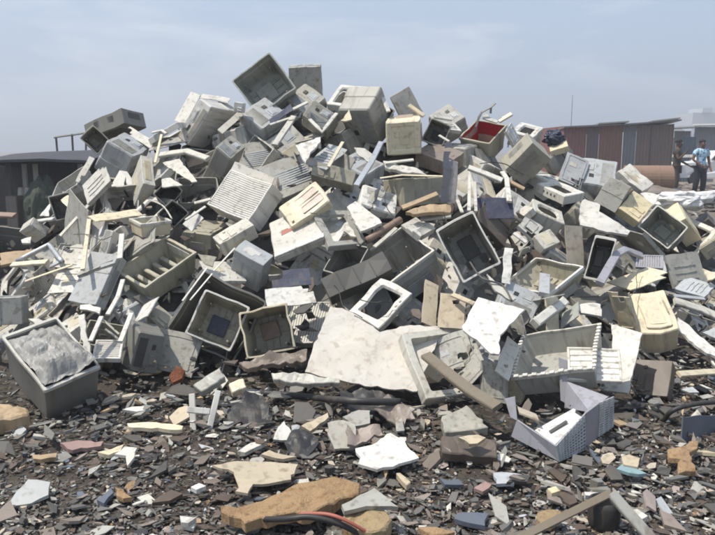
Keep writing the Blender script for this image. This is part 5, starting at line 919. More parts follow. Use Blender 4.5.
for i,(nm,ct,c,label,pts,w,o) in enumerate(BARS):
    me,c0=bar_mesh(nm,c,pts,w,900+i,bool(o.get('rnd')) or ct=='tube'); k=link(nm,me); k.location=c0; tagit(k,label,ct)

# ------------------------------------------------------------------ ground sheet
def spaced(lo,mid0,mid1,hi,st):
    v=[mid0]
    while v[-1]<mid1: v.append(v[-1]+st)
    k=st
    while v[-1]<hi: k*=1.35; v.append(min(hi,v[-1]+k))
    k=st; u=[mid0]
    while u[0]>lo: k*=1.35; u.insert(0,max(lo,u[0]-k))
    return u[:-1]+v
def gz(x,y):
    k=1/(1+(max(0,abs(x)-8)/6)**2+(max(0,y-14)/6)**2)
    return k*(.035*noise.noise(Vector((x*1.1,y*1.1,0)))+.018*noise.noise(Vector((x*4,y*4,5)))+.008*noise.noise(Vector((x*11,y*11,9))))-.01
xs=spaced(-1500,-6,6,1500,.075); ys=spaced(-30,1.6,9,3000,.075)
V=[(x,y,gz(x,y)) for y in ys for x in xs]; nx=len(xs)
Fc=[(j*nx+i,j*nx+i+1,(j+1)*nx+i+1,(j+1)*nx+i) for j in range(len(ys)-1) for i in range(nx-1)]
me=bpy.data.meshes.new('ground'); me.from_pydata(V,[],Fc)
def soil():
    m=bpy.data.materials.new('soil'); t=nt(m); out=N(t,'ShaderNodeOutputMaterial'); b=N(t,'ShaderNodeBsdfPrincipled',Roughness=.95)
    b.inputs['Specular IOR Level'].default_value=.15
    g=N(t,'ShaderNodeNewGeometry'); n1=N(t,'ShaderNodeTexNoise',Scale=.9,Detail=6.0); n2=N(t,'ShaderNodeTexNoise',Scale=14.0,Detail=8.0,Roughness=.7); n3=N(t,'ShaderNodeTexVoronoi',Scale=30.0)
    for n in (n1,n2,n3): t.links.new(g.outputs['Position'],n.inputs['Vector'])
    c=mix(t,ramp(t,n1.outputs[0],[(.4,0),(.62,1)]),(.038,.032,.027),(.07,.058,.048))
    c=mix(t,ramp(t,n2.outputs[0],[(.48,0),(.68,1)]),c,(.115,.098,.083))
    c=mix(t,ramp(t,n3.outputs['Distance'],[(.0,.6),(.35,0)]),c,(.03,.027,.025))
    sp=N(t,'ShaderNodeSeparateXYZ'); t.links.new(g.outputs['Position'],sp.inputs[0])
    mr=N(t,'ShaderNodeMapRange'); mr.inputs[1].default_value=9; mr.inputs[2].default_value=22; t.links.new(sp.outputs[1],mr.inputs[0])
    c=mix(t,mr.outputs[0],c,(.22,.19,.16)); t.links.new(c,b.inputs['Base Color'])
    bp=N(t,'ShaderNodeBump',Strength=.9,Distance=.02); t.links.new(n2.outputs[0],bp.inputs['Height']); t.links.new(bp.outputs[0],b.inputs['Normal']); t.links.new(b.outputs[0],out.inputs[0]); return m
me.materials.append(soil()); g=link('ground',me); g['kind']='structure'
for p in me.polygons: p.use_smooth=True

# ------------------------------------------------------------------ loose litter and heap core
def shard(b,q,c,n,s,th,spin=None,asp=None):
    """irregular flat chip centred at c with normal n"""
    n=n.normalized(); u=n.orthogonal().normalized(); w=n.cross(u); a0=q.uniform(0,6.28) if spin is None else spin
    k=q.choice([4,4,5,6]); asp=q.uniform(.35,1) if asp is None else asp; ring=[]
    for i in range(k):
        a=6.283*(i+q.uniform(-.3,.3))/k; r=s*q.uniform(.65,1.1); x,y=r*math.cos(a),r*asp*math.sin(a)
        ring.append((x*math.cos(a0)-y*math.sin(a0),x*math.sin(a0)+y*math.cos(a0)))
    bend=q.uniform(-.25,.25)
    T=[c+u*x+w*y+n*(th/2+bend*x*x/max(s,.01)) for x,y in ring]; B=[p-n*th for p in T]
    o=len(b.v); b.v+=[tuple(p) for p in T+B]
    fs=[tuple(o+i for i in range(k)),tuple(o+k+i for i in range(k))[::-1]]+[(o+i,o+k+i,o+k+(i+1)%k,o+(i+1)%k) for i in range(k)]
    b.f+=fs; return len(fs)
def stuff_mesh(name,mats,gen):
    b=MB(); mi=[]
    for (q,c,n,s,th,asp,m) in gen:
        k=shard(b,q,c,n,s,th,None,asp); mi+=[m]*k
    me=bpy.data.meshes.new(name); me.from_pydata(b.v,[],b.f)
    for m in mats: me.materials.append(mat(m))
    me.polygons.foreach_set('material_index',mi); me.update(); return me
q=random.Random(21)
LM=['G1','G2','E1','E2','D','G','R2','C3','N2','L','W','B','OR','T','K','C2','PK2']
LW=[28,26,17,14,10,7,9,2.6,3,2.6,.9,1.6,.7,1.6,8,1,.8]
def in_box(p):
    for mi,d in OB:
        c=mi@p
        if -.03<c.x<d[0]+.03 and -.03<c.y<d[1]+.03 and -.05<c.z<d[2]+.01: return True
    return False
OB=[((Matrix.Translation(b[3])@Quaternion(b[4]).to_matrix().to_4x4()).inverted(),b[5]) for b in BOXES if b[5][2]>.12]
def litter():
    for i in range(36000):
        t=q.random(); y=2.3+11*t**1.7; x=q.uniform(-.62,.62)*y+q.gauss(0,.1)
        if hz(x,y)>.14: continue
        z=max(gz(x,y),hz(x,y)-.02); s=min(.06,.0125*math.exp(q.gauss(0,.6)))*(1+.05*y)
        n=Vector((q.gauss(0,.17),q.gauss(0,.17)-.03,1)); yield q,Vector((x,y,z+.004+.014*q.random()+s*.08)),n,s,q.uniform(.0012,.005),q.uniform(.22,.7),q.choices(range(len(LM)),LW)[0]
    for i in range(230):
        t=q.random(); y=2.5+5*t; x=q.uniform(-.6,.6)*y
        if hz(x,y)>.12: continue
        s=q.uniform(.035,.085)
        if in_box(Vector((x,y,.06))): continue
        n=Vector((q.gauss(0,.2),q.gauss(0,.2)-.1,1)); yield q,Vector((x,y,gz(x,y)+.025)),n,s,q.uniform(.004,.016),q.uniform(.2,.7),q.choices(range(len(LM)),LW)[0]
    for i in range(420):   # denser flat scrap along the foot of the heap
        x=q.uniform(-2.6,2.6); y0=interp(T_,x); y=y0+q.gauss(-.28,.28)
        if hz(x,y)>.2 or in_box(Vector((x,y,.06))): continue
        s=min(.13,.045*math.exp(q.gauss(0,.5))); n=Vector((q.gauss(0,.22),q.gauss(0,.2)-.12,1)); yield q,Vector((x,y,max(gz(x,y),hz(x,y)-.03)+.02+.05*q.random())),n,s,q.uniform(.003,.014),q.uniform(.15,.7),q.choices(range(len(LM)),[22,14,10,10,12,14,10,3,2,7,2.5,2,.6,2,8,2,1])[0]
    for i in range(9000):   # crumbs and grit
        t=q.random(); y=2.3+7*t**1.6; x=q.uniform(-.6,.6)*y
        if hz(x,y)>.16: continue
        s=.0045*math.exp(q.gauss(0,.5))*(1+.1*y); yield q,Vector((x,y,max(gz(x,y),hz(x,y)-.02)+s)),Vector((q.gauss(0,.6),q.gauss(0,.6),1)),s,s*q.uniform(.6,1.6),q.uniform(.6,1),q.choices(range(len(LM)),LW)[0]
    for i in range(3500):   # wide scatter beside and behind the heap
        x=q.uniform(-9,12); y=q.uniform(4,24)
        if hz(x,y)>.3: continue
        s=q.uniform(.03,.16); n=Vector((q.gauss(0,.35),q.gauss(0,.35),1)); yield q,Vector((x,y,gz(x,y)+.03)),n,s,q.uniform(.004,.03),q.uniform(.3,1),q.choices(range(len(LM)),LW)[0]
o=link('ground_litter',stuff_mesh('ground_litter',LM,litter())); tagit(o,'dark broken chips and shards covering the ground','litter',kind='stuff')
HM=['D','G','K2','R3','R2','L','W','O','B','K','C3','P']
HW=[14,3,30,24,8,.8,.3,2,1,30,1,.4]  # weighted to dark colours, painting shade into the heap gaps
def heapbits():
    for i in range(5200):
        x=q.uniform(-4.6,5.2); y=q.uniform(3.2,10.4); h=hz(x,y)
        if h<.06: continue
        e=.05; n=Vector((-(hz(x+e,y)-hz(x-e,y))/(2*e),-(hz(x,y+e)-hz(x,y-e))/(2*e),1)).normalized()
        n2=(n*.8+Vector((q.gauss(0,.7),q.gauss(0,.7),q.gauss(0,.7)))); s=min(.2,.05*math.exp(q.gauss(0,.6)))
        c=Vector((x,y,h))-n*(q.uniform(.10,.26) if y<5.6 else q.uniform(.2,.34))
        if in_box(c): continue
        yield q,c,n2,s,q.uniform(.004,.02),q.uniform(.15,.8),q.choices(range(len(HM)),HW)[0]
o=link('heap_scrap',stuff_mesh('heap_scrap',HM,heapbits())); tagit(o,'tangle of small scraps in the heap gaps, coloured dark to deepen the shade','scrap',kind='stuff')
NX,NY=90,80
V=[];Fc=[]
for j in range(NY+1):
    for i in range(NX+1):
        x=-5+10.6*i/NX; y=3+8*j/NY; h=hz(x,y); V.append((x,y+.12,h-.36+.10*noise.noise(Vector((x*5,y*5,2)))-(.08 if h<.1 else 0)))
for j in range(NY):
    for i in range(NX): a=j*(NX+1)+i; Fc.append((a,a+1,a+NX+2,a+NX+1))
me=bpy.data.meshes.new('heap_core'); me.from_pydata(V,[],Fc); me.materials.append(mat('G2')); o=link('heap_core',me); tagit(o,'core of the scrap heap, coloured dark as shade in the gaps','scrap',kind='stuff')  # dark colour stands in for deep shade between the casings

# ------------------------------------------------------------------ hand built things
def gp(u,v,h=0.0):
    r=ray(u,v); k=-(CH-h)/r[2]; return Vector((r[0]*k,r[1]*k,h))
def at(u,v,y):
    r=ray(u,v); k=y/r[1]; return Vector((r[0]*k,y,CH+r[2]*k))
def onheap(u,v,d=0.0):
    r=ray(u,v); k=hit(u,v)+d; return Vector((r[0]*k,r[1]*k,CH+r[2]*k))
def blob_mesh(name,c,size,seed,amp=.35,sub=4,freq=2.2,horn=None):
    bm=bmesh.new(); bmesh.ops.create_icosphere(bm,subdivisions=sub,radius=1.0)
    for v in bm.verts:
        n=v.co.normalized(); o=Vector((seed*3.1,seed,0))
        h=1+amp*(abs(noise.noise(n*freq*.8+o))*1.4-.4)+amp*.28*(abs(noise.noise(n*freq*1.8+o))-.3)+amp*.06*noise.noise(n*freq*5+o)
        for hv,hs in horn or []:
            a=max(0,n.dot(Vector(hv).normalized())); h+=hs*a**18
        v.co=Vector((n.x*size[0],n.y*size[1],n.z*size[2]))*h
    me=bpy.data.meshes.new(name); bm.to_mesh(me); bm.free(); me.materials.append(mat(c) if isinstance(c,str) else c); return me
def tube(name,c,pts,r,label,cat,n=10,parent=None):
    P_=[Vector(p) for p in pts]; Q=[]
    for i in range(len(P_)-1):
        a,b,c_,d=P_[max(i-1,0)],P_[i],P_[i+1],P_[min(i+2,len(P_)-1)]
        for k in range(6):
            t=k/6; Q.append(.5*((2*b)+(c_-a)*t+(2*a-5*b+4*c_-d)*t*t+(3*b-a-3*c_+d)*t**3))
    Q.append(P_[-1]); c0=sum(Q,Vector())/len(Q); b=MB(); rg=[]
    for i,p in enumerate(Q):
        d=(Q[min(i+1,len(Q)-1)]-Q[max(i-1,0)]).normalized(); u=d.cross(Vector((.1,.2,1))).normalized(); w=u.cross(d)
        rg.append([p-c0+(u*math.cos(a)+w*math.sin(a))*r for a in [6.2832*k/n for k in range(n)]])
    b.loft(rg,cap0=True,cap1=True); o=link(name,b.mesh(name,c,smooth=True),parent); o.location=c0
    return tagit(o,label,cat)
def boxobj(name,c,a,b,parent=None,bev=.0,label=None,cat=None,rot=None):
    m=MB(); a=Vector(a); b=Vector(b); c0=(a+b)/2; m.box(a-c0,b-c0); o=link(name,m.mesh(name,c,bev=bev),parent); o.location=c0
    if rot: o.rotation_euler=rot
    return tagit(o,label,cat)
# plastic film heaped in the far lower left bin
for b in BOXES:
    if b[0]=='bin':
        lu,lv,lw=b[5]; n=34; V=[]; Fc=[]
        for j in range(n+1):
            for i in range(n+1):
                u,v=i/n,j/n; e=min(u,v,1-u,1-v); p=Vector((u*3,v*3,7)); 
                z=.02-.05*min(1,e*5)-.06*abs(noise.noise(p*.8+Vector((3,1,0))))-.03*abs(noise.noise(p*1.9))-.008*abs(noise.noise(p*5))+.05*(u-.4)
                V.append((lu*(.03+.94*u),lv*(.03+.94*v),z))
        for j in range(n):
            for i in range(n): a=j*(n+1)+i; Fc.append((a,a+1,a+n+2,a+n+1))
        me=bpy.data.meshes.new('plastic_film'); me.from_pydata(V,[],Fc); me.materials.append(plastic('film',(.29,.285,.27),.42,.5,bump=.3)); o=link('plastic_film',me)
        o.location=b[3]; o.rotation_mode='QUATERNION'; o.rotation_quaternion=b[4]; so=o.modifiers.new('solid','SOLIDIFY'); so.thickness=.004
        tagit(o,'crumpled pale plastic film heaped in the big open grey bin','plastic film')
# thin wires draped over the heap
q=random.Random(77)
WN=[('red lined bin',(478,168)),('louvred cover',(262,222)),('cream printer casing',(330,222)),('dented grey shell',(500,292)),('topmost grey shell',(285,122)),('ribbed olive crate',(190,290)),('grey green shell',(640,262)),('clean white screen frame',(352,300)),('nested dark shells',(240,292)),('cream cabinet',(600,290)),('tall leaning sheet',(435,230)),('long charcoal casing',(330,275)),('large empty frame',(430,330)),('vented plate',(118,330)),('wide cream plank',(120,235)),('cream square casing',(390,178))]
for i,(nm_,(u,v)) in enumerate(WN):
    if nm_ in('nested dark shells','cream cabinet','vented plate','louvred cover','large empty frame'): continue
    a=q.uniform(0,6.28); P3=[]
    for k in range(6):
        u+=9*math.cos(a)+q.uniform(-2,2); v+=6*math.sin(a)+2.5+q.uniform(-2,2); a+=q.uniform(-.9,.9); P3.append(onheap(u,v,-.13-.06*q.random()))
    cc=q.choice(['K','K','K2']); tube('wire',cc,P3,q.uniform(.0025,.0045),{'K':'black','K2':'dark grey','L':'pale','RM':'red'}[cc]+' loose wire trailing over the scrap by the '+nm_,'wire',n=6)
# bags
o=link('plastic_bag',blob_mesh('plastic_bag','W2',(.24,.15,.09),3,.4,4,2.2,[((1,0,.7),.7),((-1,.1,.25),.5),((.5,0,-.5),.3)])); o.location=onheap(680,201,-.05); tagit(o,'crumpled white bag with pointed knots at the top of the right slope','bag')
o=link('plastic_bag',blob_mesh('plastic_bag','N',(.095,.09,.075),5,.4)); o.location=onheap(554,138,.1); tagit(o,'dark blue bag on the skyline right of the deep white screen frame','bag')
# black pipe, rubber arc, red cable
tube('black_pipe','K',[onheap(262,393,-.12),onheap(310,397,-.12)+Vector((0,0,.0)),gp(352,401,.12),gp(400,402,.1)],.02,'long black pipe lying along the foot of the heap','pipe')
tube('rubber_strip','K',[gp(664,420,.03),gp(672,411,.10),gp(690,405,.13),gp(716,402,.12),gp(735,402,.05)],.013,'black rubber strip arched over the ground at the right edge','rubber strip')
tube('cable','K',[gp(258,519,.06),gp(285,519,.12),gp(310,517,.14),gp(340,524,.12),gp(366,538,.06)],.011,'black cable curving over the foam in the foreground','cable')
tube('cable','RM',[gp(300,514,.13),gp(325,514,.15),gp(345,520,.14),gp(372,535,.08)],.007,'thin red cable beside the black cable in the foreground','cable')
tube('cable','K',[onheap(352,205,-.12),onheap(366,214,-.15),onheap(372,232,-.15),onheap(360,246,-.12)],.007,'thin black cable hanging in the gap right of the cream printer cover','cable')
tube('cable','K2',[onheap(470,262,-.15),onheap(482,278,-.2),onheap(502,285,-.16),onheap(512,301,-.12)],.006,'thin dark cable drooping left of the olive open box','cable')
tube('cable','L',[onheap(150,200,-.14),onheap(163,206,-.18),onheap(172,219,-.15)],.006,'thin pale cable looping above the small beige open tray','cable')
# lavender crate with a lattice side
def zz(x,y,Y): return at(447+x/2.942,300+y/2.942,Y)
def patch(name,c,q4,th,parent,B0,n=None,bar=.3,slats=False,jag=0):
    a,b,c_,d=[Vector(p)-B0 for p in q4]; nr=(b-a).cross(d-a).normalized()
    if nr.y>0: nr=-nr
    f=lambda s,t:a*(1-s)*(1-t)+b*s*(1-t)+c_*s*t+d*(1-s)*t
    m=MB()
    def cell(s0,t0,s1,t1,o=0.0,h=None):
        h=th if h is None else h; v=[f(s0,t0),f(s1,t0),f(s1,t1),f(s0,t1)]; m.add([p+nr*o for p in v]+[p-nr*(h-o) for p in v],[(0,1,2,3),(7,6,5,4),(0,4,5,1),(1,5,6,2),(2,6,7,3),(3,7,4,0)])
    if n is None: cell(0,0,1,1)
    else:
        for k in range(n[0]+1): s=k/n[0]; w=bar/n[0]/2; cell(max(0,s-w),0,min(1,s+w),1)
        if not slats:
            for k in range(n[1]+1): t=k/n[1]; w=bar/n[1]/2; cell(0,max(0,t-w),1,min(1,t+w),.0015)
        else:
            for t0,t1 in ((0,.05),(.95,1)): cell(0,t0,1,t1,.0015)
    return link(name,m.mesh(name,c,bev=.0015 if n is None else 0),parent)
A=gp(559,461,.015); Yc=A.y
t=thing('lattice_crate','lavender grey broken crate with a pale lattice side, at the front right of the heap','crate',A)
fr=lambda x,y,dy:zz(x,y,Yc+dy)
patch('side_wall','P',[fr(205,352,.20),fr(320,430,.0),fr(330,476,.0),fr(188,402,.21)],.012,t,A)
patch('corner_post','P',[fr(170,290,.26),fr(200,283,.25),fr(207,356,.195),fr(186,345,.215)],.012,t,A)
patch('lattice_wall','B2',[fr(320,430,-.004),fr(408,332,.15),fr(408,440,.15),fr(330,476,-.004)],.006,t,A,n=(10,10),bar=.42)['label']='pale lattice wall of the lavender crate'
patch('liner','K2',[fr(322,432,.012),fr(408,334,.166),fr(408,439,.166),fr(331,474,.012)],.003,t,A)
patch('side_wall','P',[fr(410,332,.15),fr(450,302,.22),fr(446,402,.22),fr(408,440,.15)],.012,t,A)
patch('louvred_wing','B2',[fr(450,302,.215),fr(492,284,.30),fr(490,372,.30),fr(446,402,.215)],.006,t,A,n=(3,14),bar=.4,slats=False)
patch('wing_backing','P',[fr(450,303,.235),fr(491,286,.32),fr(489,371,.32),fr(447,401,.235)],.004,t,A)
patch('back_wall','P',[fr(350,238,.52),fr(474,284,.30),fr(420,330,.20),fr(345,318,.46)],.012,t,A)
patch('corner_post','P',[fr(328,168,.56),fr(354,178,.54),fr(356,308,.47),fr(334,296,.50)],.02,t,A)
patch('floor','K2',[fr(205,372,.24),fr(330,470,.012),fr(408,436,.165),fr(345,330,.46)],.006,t,A)
t=thing('block','pale lavender block lying inside the lattice crate','block',fr(320,380,.2)); B0=t.location.copy()
patch('slab','W2',[fr(258,382,.20),fr(372,318,.36),fr(402,338,.29),fr(318,426,.06)],.05,t,B0)
patch('slot','K2',[fr(300,384,.165),fr(350,352,.235),fr(356,358,.222),fr(306,392,.15)],.006,t,B0)
# white bracket in the litter
t=thing('bracket','white plastic bracket with two prongs standing in the litter left of centre','bracket',gp(202,428,0))
for dx,dh,tl in ((-.045,.20,.02),(.035,.22,.34)):
    m=MB(); m.box((-.016,-.012,0),(.016,.012,dh)); o=link('prong',m.mesh('prong','W',bev=.003),t); o.location=(dx,0,-.02); o.rotation_euler=(-.5,tl-.1,.1)
m=MB(); m.box((-.07,-.012,0),(.05,.012,.032)); o=link('cross_bar',m.mesh('cross_bar','W',bev=.003),t); o.location=(0,-.03,.09); o.rotation_euler=(-.5,.12,.05)
# black pot under a bent metal bar, bottom right
pb=gp(603,528,.0); t=thing('pot','round black pot standing in the foreground under a bent metal bar','pot',pb)
m=MB(); rg=[]
for r,z in ((.045,-.01),(.06,.03),(.064,.10),(.058,.118),(.05,.122),(.048,.11),(.052,.04),(.03,.02)): rg.append([(r*math.cos(6.2832*k/24),r*math.sin(6.2832*k/24),z) for k in range(24)])
m.loft(rg,cap0=True,cap1=True); link('bowl',m.mesh('bowl','K',smooth=True),t)
m=MB(); 
rg=[[(.066+.016*math.sin(a)+.004*math.cos(b),.004*math.sin(b),.075+.025*math.cos(a)) for b in [6.2832*k/8 for k in range(8)]] for a in [3.1416*k/10 for k in range(11)]]
m.loft(rg,cap0=True,cap1=True); link('handle',m.mesh('handle','M',smooth=True),t)
ap=gp(611,493,.16); c1=gp(516,540,.03); c2=gp(652,540,.03)
t=thing('bent_bar','bent grey metal bar forming a peak over the black pot in the foreground','metal bar',ap)
for e,nm in ((c1,'long_arm'),(c2,'short_arm')):
    d=(e-ap); me,_c=bar_mesh(nm,'G' if nm=='short_arm' else 'T2',[Vector((0,0,0)),d*.5,d],.045 if nm=='short_arm' else .03,77); o=link(nm,me,t); o.location=_c
# ---------------- background, left: dark low shelter with a metal frame on top
Y0=11.5
t=thing('shelter','low dark shelter with posts and a tarpaulin roof behind the left end of the heap','shelter',at(30,210,Y0)); B0=t.location.copy()
def rel(p): return Vector(p)-B0
l0=at(-60,168,Y0); r0=at(100,157,Y0); 
m=MB(); nn=14
for k in range(nn+1):
    f=k/nn; p=l0.lerp(r0,f); z=.10*math.sin(f*3.1416)+.02*noise.noise(Vector((f*9,1,1)))
    for dy,dz in ((-.5,-.05),(.5,.06),(1.6,.08),(2.8,-.05)): m.v.append(tuple(rel(p+Vector((0,dy,dz+z)))))
    for dy,dz in ((-.5,-.09),(.5,.02),(1.6,.04),(2.8,-.09)): m.v.append(tuple(rel(p+Vector((0,dy,dz+z)))))
for k in range(nn):
    for j in range(3): a=k*8+j; m.f.append((a,a+8,a+9,a+1)); m.f.append((a+4,a+5,a+13,a+12))
    a=k*8; m.f.append((a,a+4,a+12,a+8)); m.f.append((a+3,a+11,a+15,a+7))
link('roof',m.mesh('roof',plastic('tarp',(.045,.047,.06),.7,.4)),t)
for u in (8,24,35,80):
    p=at(u,164,Y0); boxobj('post','G' if u!=8 else 'K2',rel(p)-Vector((.03,.03,p.z+.02)),rel(p)+Vector((.03,.03,.0)),t)
m=MB(); a=at(-60,164,Y0+2.2); b=at(100,160,Y0+2.2); m.v=[tuple(rel(Vector((a.x,a.y,-.02)))),tuple(rel(Vector((b.x,b.y,-.02)))),tuple(rel(b)),tuple(rel(a))]; m.f=[(0,1,2,3)]
link('back_cloth',m.mesh('back_cloth','K',sub=.3),t)
a=at(5,196,Y0-.2); b=at(34,205,Y0+.4); m=MB(); m.box(rel((a.x,a.y,-.02)),rel((b.x,b.y,a.z))); link('counter',m.mesh('counter','R2',bev=.01),t)
o=link('cloth_bundle',blob_mesh('cloth_bundle',plastic('greencloth',(.06,.075,.06),.9,.4),(.28,.25,.55),12,.3)); p=at(42,190,Y0-.3); o.location=(p.x,p.y,.5); tagit(o,'dark green cloth hanging in front of the low dark shelter','cloth')
for u,v,c,lb in ((21,190,'L','pale jar on the counter of the low dark shelter'),(28,190,'B2','bluish jar on the counter of the low dark shelter')):
    p=at(u,v,Y0); a=at(5,196,Y0-.2); o=thing('jar',lb,'jar',(p.x,p.y,a.z)); m=MB(); m.cyl((0,0,0),(0,0,.1),.055,.05,14); link('vessel',m.mesh('vessel',c),o); m=MB(); m.cyl((0,0,.10),(0,0,.125),.042,.04,14); link('cap',m.mesh('cap','W'),o)
t=thing('metal_stand','dark metal stand of thin posts rising above the low dark shelter','stand',at(70,156,14.6)); B0=t.location.copy()
T0=[at(56,137,14.6),at(72,134,14.6),at(86,132,14.6)]
for p,u,v in ((T0[0],59,158),(T0[1],73,158),(T0[2],82,158)):
    me,c0=bar_mesh('post','K2',[p,Vector((at(u,v,14.6).x,14.6,0))],.04,5); o=link('post',me,t); o.location=c0-B0
me,c0=bar_mesh('top_rail','K2',[at(54,137.5,14.6),at(96,131.5,14.6)],.045,6); o=link('top_rail',me,t); o.location=c0-B0
# ---------------- background, right: rusty shed
def corr(name,c,p0,p1,z0,z1,parent,B0,amp=.02,pitch=.12,yo=0):
    n=int((p1-p0).length/pitch*6); V=[]; d=(p1-p0); nrm=Vector((d.y,-d.x,0)).normalized()
    for k in range(n+1):
        f=k/n; p=p0+d*f+nrm*amp*math.cos(f*d.length/pitch*6.2832)
        V+=[tuple(Vector((p.x,p.y,z0))-B0),tuple(Vector((p.x,p.y,z1))-B0)]
    Fc=[(2*k,2*k+2,2*k+3,2*k+1) for k in range(n)]
    me=bpy.data.meshes.new(name); me.from_pydata(V,[],Fc); me.materials.append(c if not isinstance(c,str) else mat(c)); return link(name,me,parent)
def rusty(name,a,b,k):
    return plastic(name,a,.75,k,dcol=b,scale=1.2,bump=.2,var=.05)
YS=27.0
t=thing('rusty_shed','long rusty corrugated iron shed with a red left end, behind the right slope','shed',Vector((at(620,150,YS).x,YS,0))); B0=t.location.copy()
X=lambda u,y=YS: at(u,150,y).x
zt=lambda u,v,y=YS: at(u,v,y).z
walls=[(563.5,585.5,rusty('shed_red',(.21,.105,.095),(.15,.10,.085),.7)),(585.7,598,rusty('shed_a',(.13,.11,.12),(.17,.11,.085),.8)),(598.2,622,rusty('shed_b',(.21,.12,.095),(.13,.09,.085),.9)),(622.2,635,rusty('shed_c',(.17,.185,.205),(.17,.13,.11),.7)),(635.2,650,rusty('shed_d',(.16,.13,.13),(.25,.15,.1),.8)),(650.2,672,rusty('shed_e',(.18,.135,.12),(.13,.13,.14),.9))]
for a,b,mm in walls: corr('wall_sheet',mm,Vector((X(a),YS,0)),Vector((X(b),YS,0)),0,zt((a+b)/2,126.5-(a-563)*.02),t,B0)
corr('side_wall',walls[5][2],Vector((X(672),YS,0)),Vector((X(672),YS+3.5,0)),0,zt(672,124),t,B0)
corr('side_wall',walls[0][2],Vector((X(563.5),YS+3.5,0)),Vector((X(563.5),YS,0)),0,zt(563,126),t,B0)
def slab(name,c,pts,th,parent,B0):
    m=MB(); P4=[Vector(p)-B0 for p in pts]; m.add([tuple(p) for p in P4]+[tuple(p-Vector((0,0,th))) for p in P4],[(0,1,2,3),(7,6,5,4),(0,4,5,1),(1,5,6,2),(2,6,7,3),(3,7,4,0)]); return link(name,m.mesh(name,c),parent)
rf=plastic('shed_roof',(.16,.17,.18),.6,.5); rl=plastic('roof_edge',(.33,.33,.32),.6,.5)
for u0,v0,u1,v1,mm in ((561,126.5,619,123.8,rf),(594,123.2,624,121.2,rl),(617,124.2,676,119.6,rf),(646,121.0,674,117.8,rl)):
    e=.0 if mm is rf else -.05
    slab('roof_sheet',mm,[Vector((X(u0),YS-.3+e,zt(u0,v0))),Vector((X(u1),YS-.3+e,zt(u1,v1))),Vector((X(u1)+.3,YS+3.8,zt(u1,v1)-.25)),Vector((X(u0)+.3,YS+3.8,zt(u0,v0)-.25))],.05,t,B0)
p=at(571,128,YS+2); m=MB(); m.cyl((0,0,-.2),(0,0,1.3),.012,.008,8); o=link('antenna',m.mesh('antenna','K2')); o.location=p; tagit(o,'thin antenna rising above the red end of the rusty shed','antenna')
# rusty tank and drum in front of it
def drum(name,label,cat,loc,r,L,ax,c,ends=True):
    t=thing(name,label,cat,loc,rz=ax); m=MB(); rg=[]
    for x,k in ((-.5,.93),(-.485,1),(-.2,1.0),(-.19,1.025),(-.17,1.0),(.17,1.0),(.19,1.025),(.2,1),(.485,1),(.5,.93)): rg.append([(x*L,r*k*math.cos(6.2832*i/28),r*k*math.sin(6.2832*i/28)+r) for i in range(28)])
    m.loft(rg,cap0=True,cap1=True); link('barrel',m.mesh('barrel',c,smooth=False),t)
    m=MB(); m.cyl((-.51*L,0,r*1.5),(-.495*L,0,r*1.5),.05,.05,12); link('bung',m.mesh('bung','K2'),t)
    m=MB(); m.cyl((-.505*L,0,r),(-.497*L,0,r),r*.86,r*.86,24); link('end_disc',m.mesh('end_disc',rusty('drum_end',(.20,.12,.09),(.1,.06,.05),.6)),t); return t
p=gp(647,190,0); drum('rusty_tank','large rusty brown tank lying in front of the rusty shed','tank',Vector((at(648,170,20).x,20,.28)),.37,1.30,-.15,rusty('tankrust',(.23,.15,.11),(.13,.08,.06),.6))
for k in (-.45,.45): 
    pass
drum('rusty_drum','small rusty drum left of the large tank','drum',Vector((at(597,160,19).x,19,.55)),.2,.6,1.2,rusty('drumrust',(.17,.11,.09),(.10,.07,.06),.7))
o=link('rubble_bank',blob_mesh('rubble_bank','R2',(2.2,.9,.55),31,.3)); o.location=(at(625,170,19.6).x,19.6,-.02); tagit(o,'low brown bank of rubble carrying the rusty drum and tank','bank')
# man-made clutter further right
YT=33.0
t=thing('market_stall','grey market stall with a flat roof between the rusty shed and the right edge','stall',Vector((at(682,150,YT).x,YT,0))); B0=t.location.copy()
X=lambda u,y=YT: at(u,150,y).x
corr('wall_sheet',rusty('stall_a',(.24,.24,.25),(.2,.15,.12),.6),Vector((X(673),YT,0)),Vector((X(690),YT,0)),0,at(680,131,YT).z,t,B0)
corr('wall_sheet',rusty('stall_b',(.12,.15,.19),(.17,.12,.10),.6),Vector((X(678),YT-.4,0)),Vector((X(692),YT-.4,0)),0,at(680,137,YT).z,t,B0)
slab('roof_sheet',rf,[at(672,128,YT-.6),at(694,127,YT-.6),at(695,125.5,YT+3),at(673,126.5,YT+3)],.06,t,B0)
YU=38.0
t=thing('grey_shed','grey blue shed at the far right edge behind the man in the blue shirt','shed',Vector((at(705,150,YU).x,YU,0))); B0=t.location.copy()
corr('wall_sheet',rusty('stall_c',(.20,.22,.25),(.2,.16,.14),.6),Vector((at(693,150,YU).x,YU,0)),Vector((at(760,150,YU).x,YU,0)),0,at(700,127,YU).z,t,B0)
slab('roof_sheet',rl,[at(692,125.5,YU-.5),at(762,124,YU-.5),at(763,122.5,YU+4),at(693,124,YU+4)],.07,t,B0)
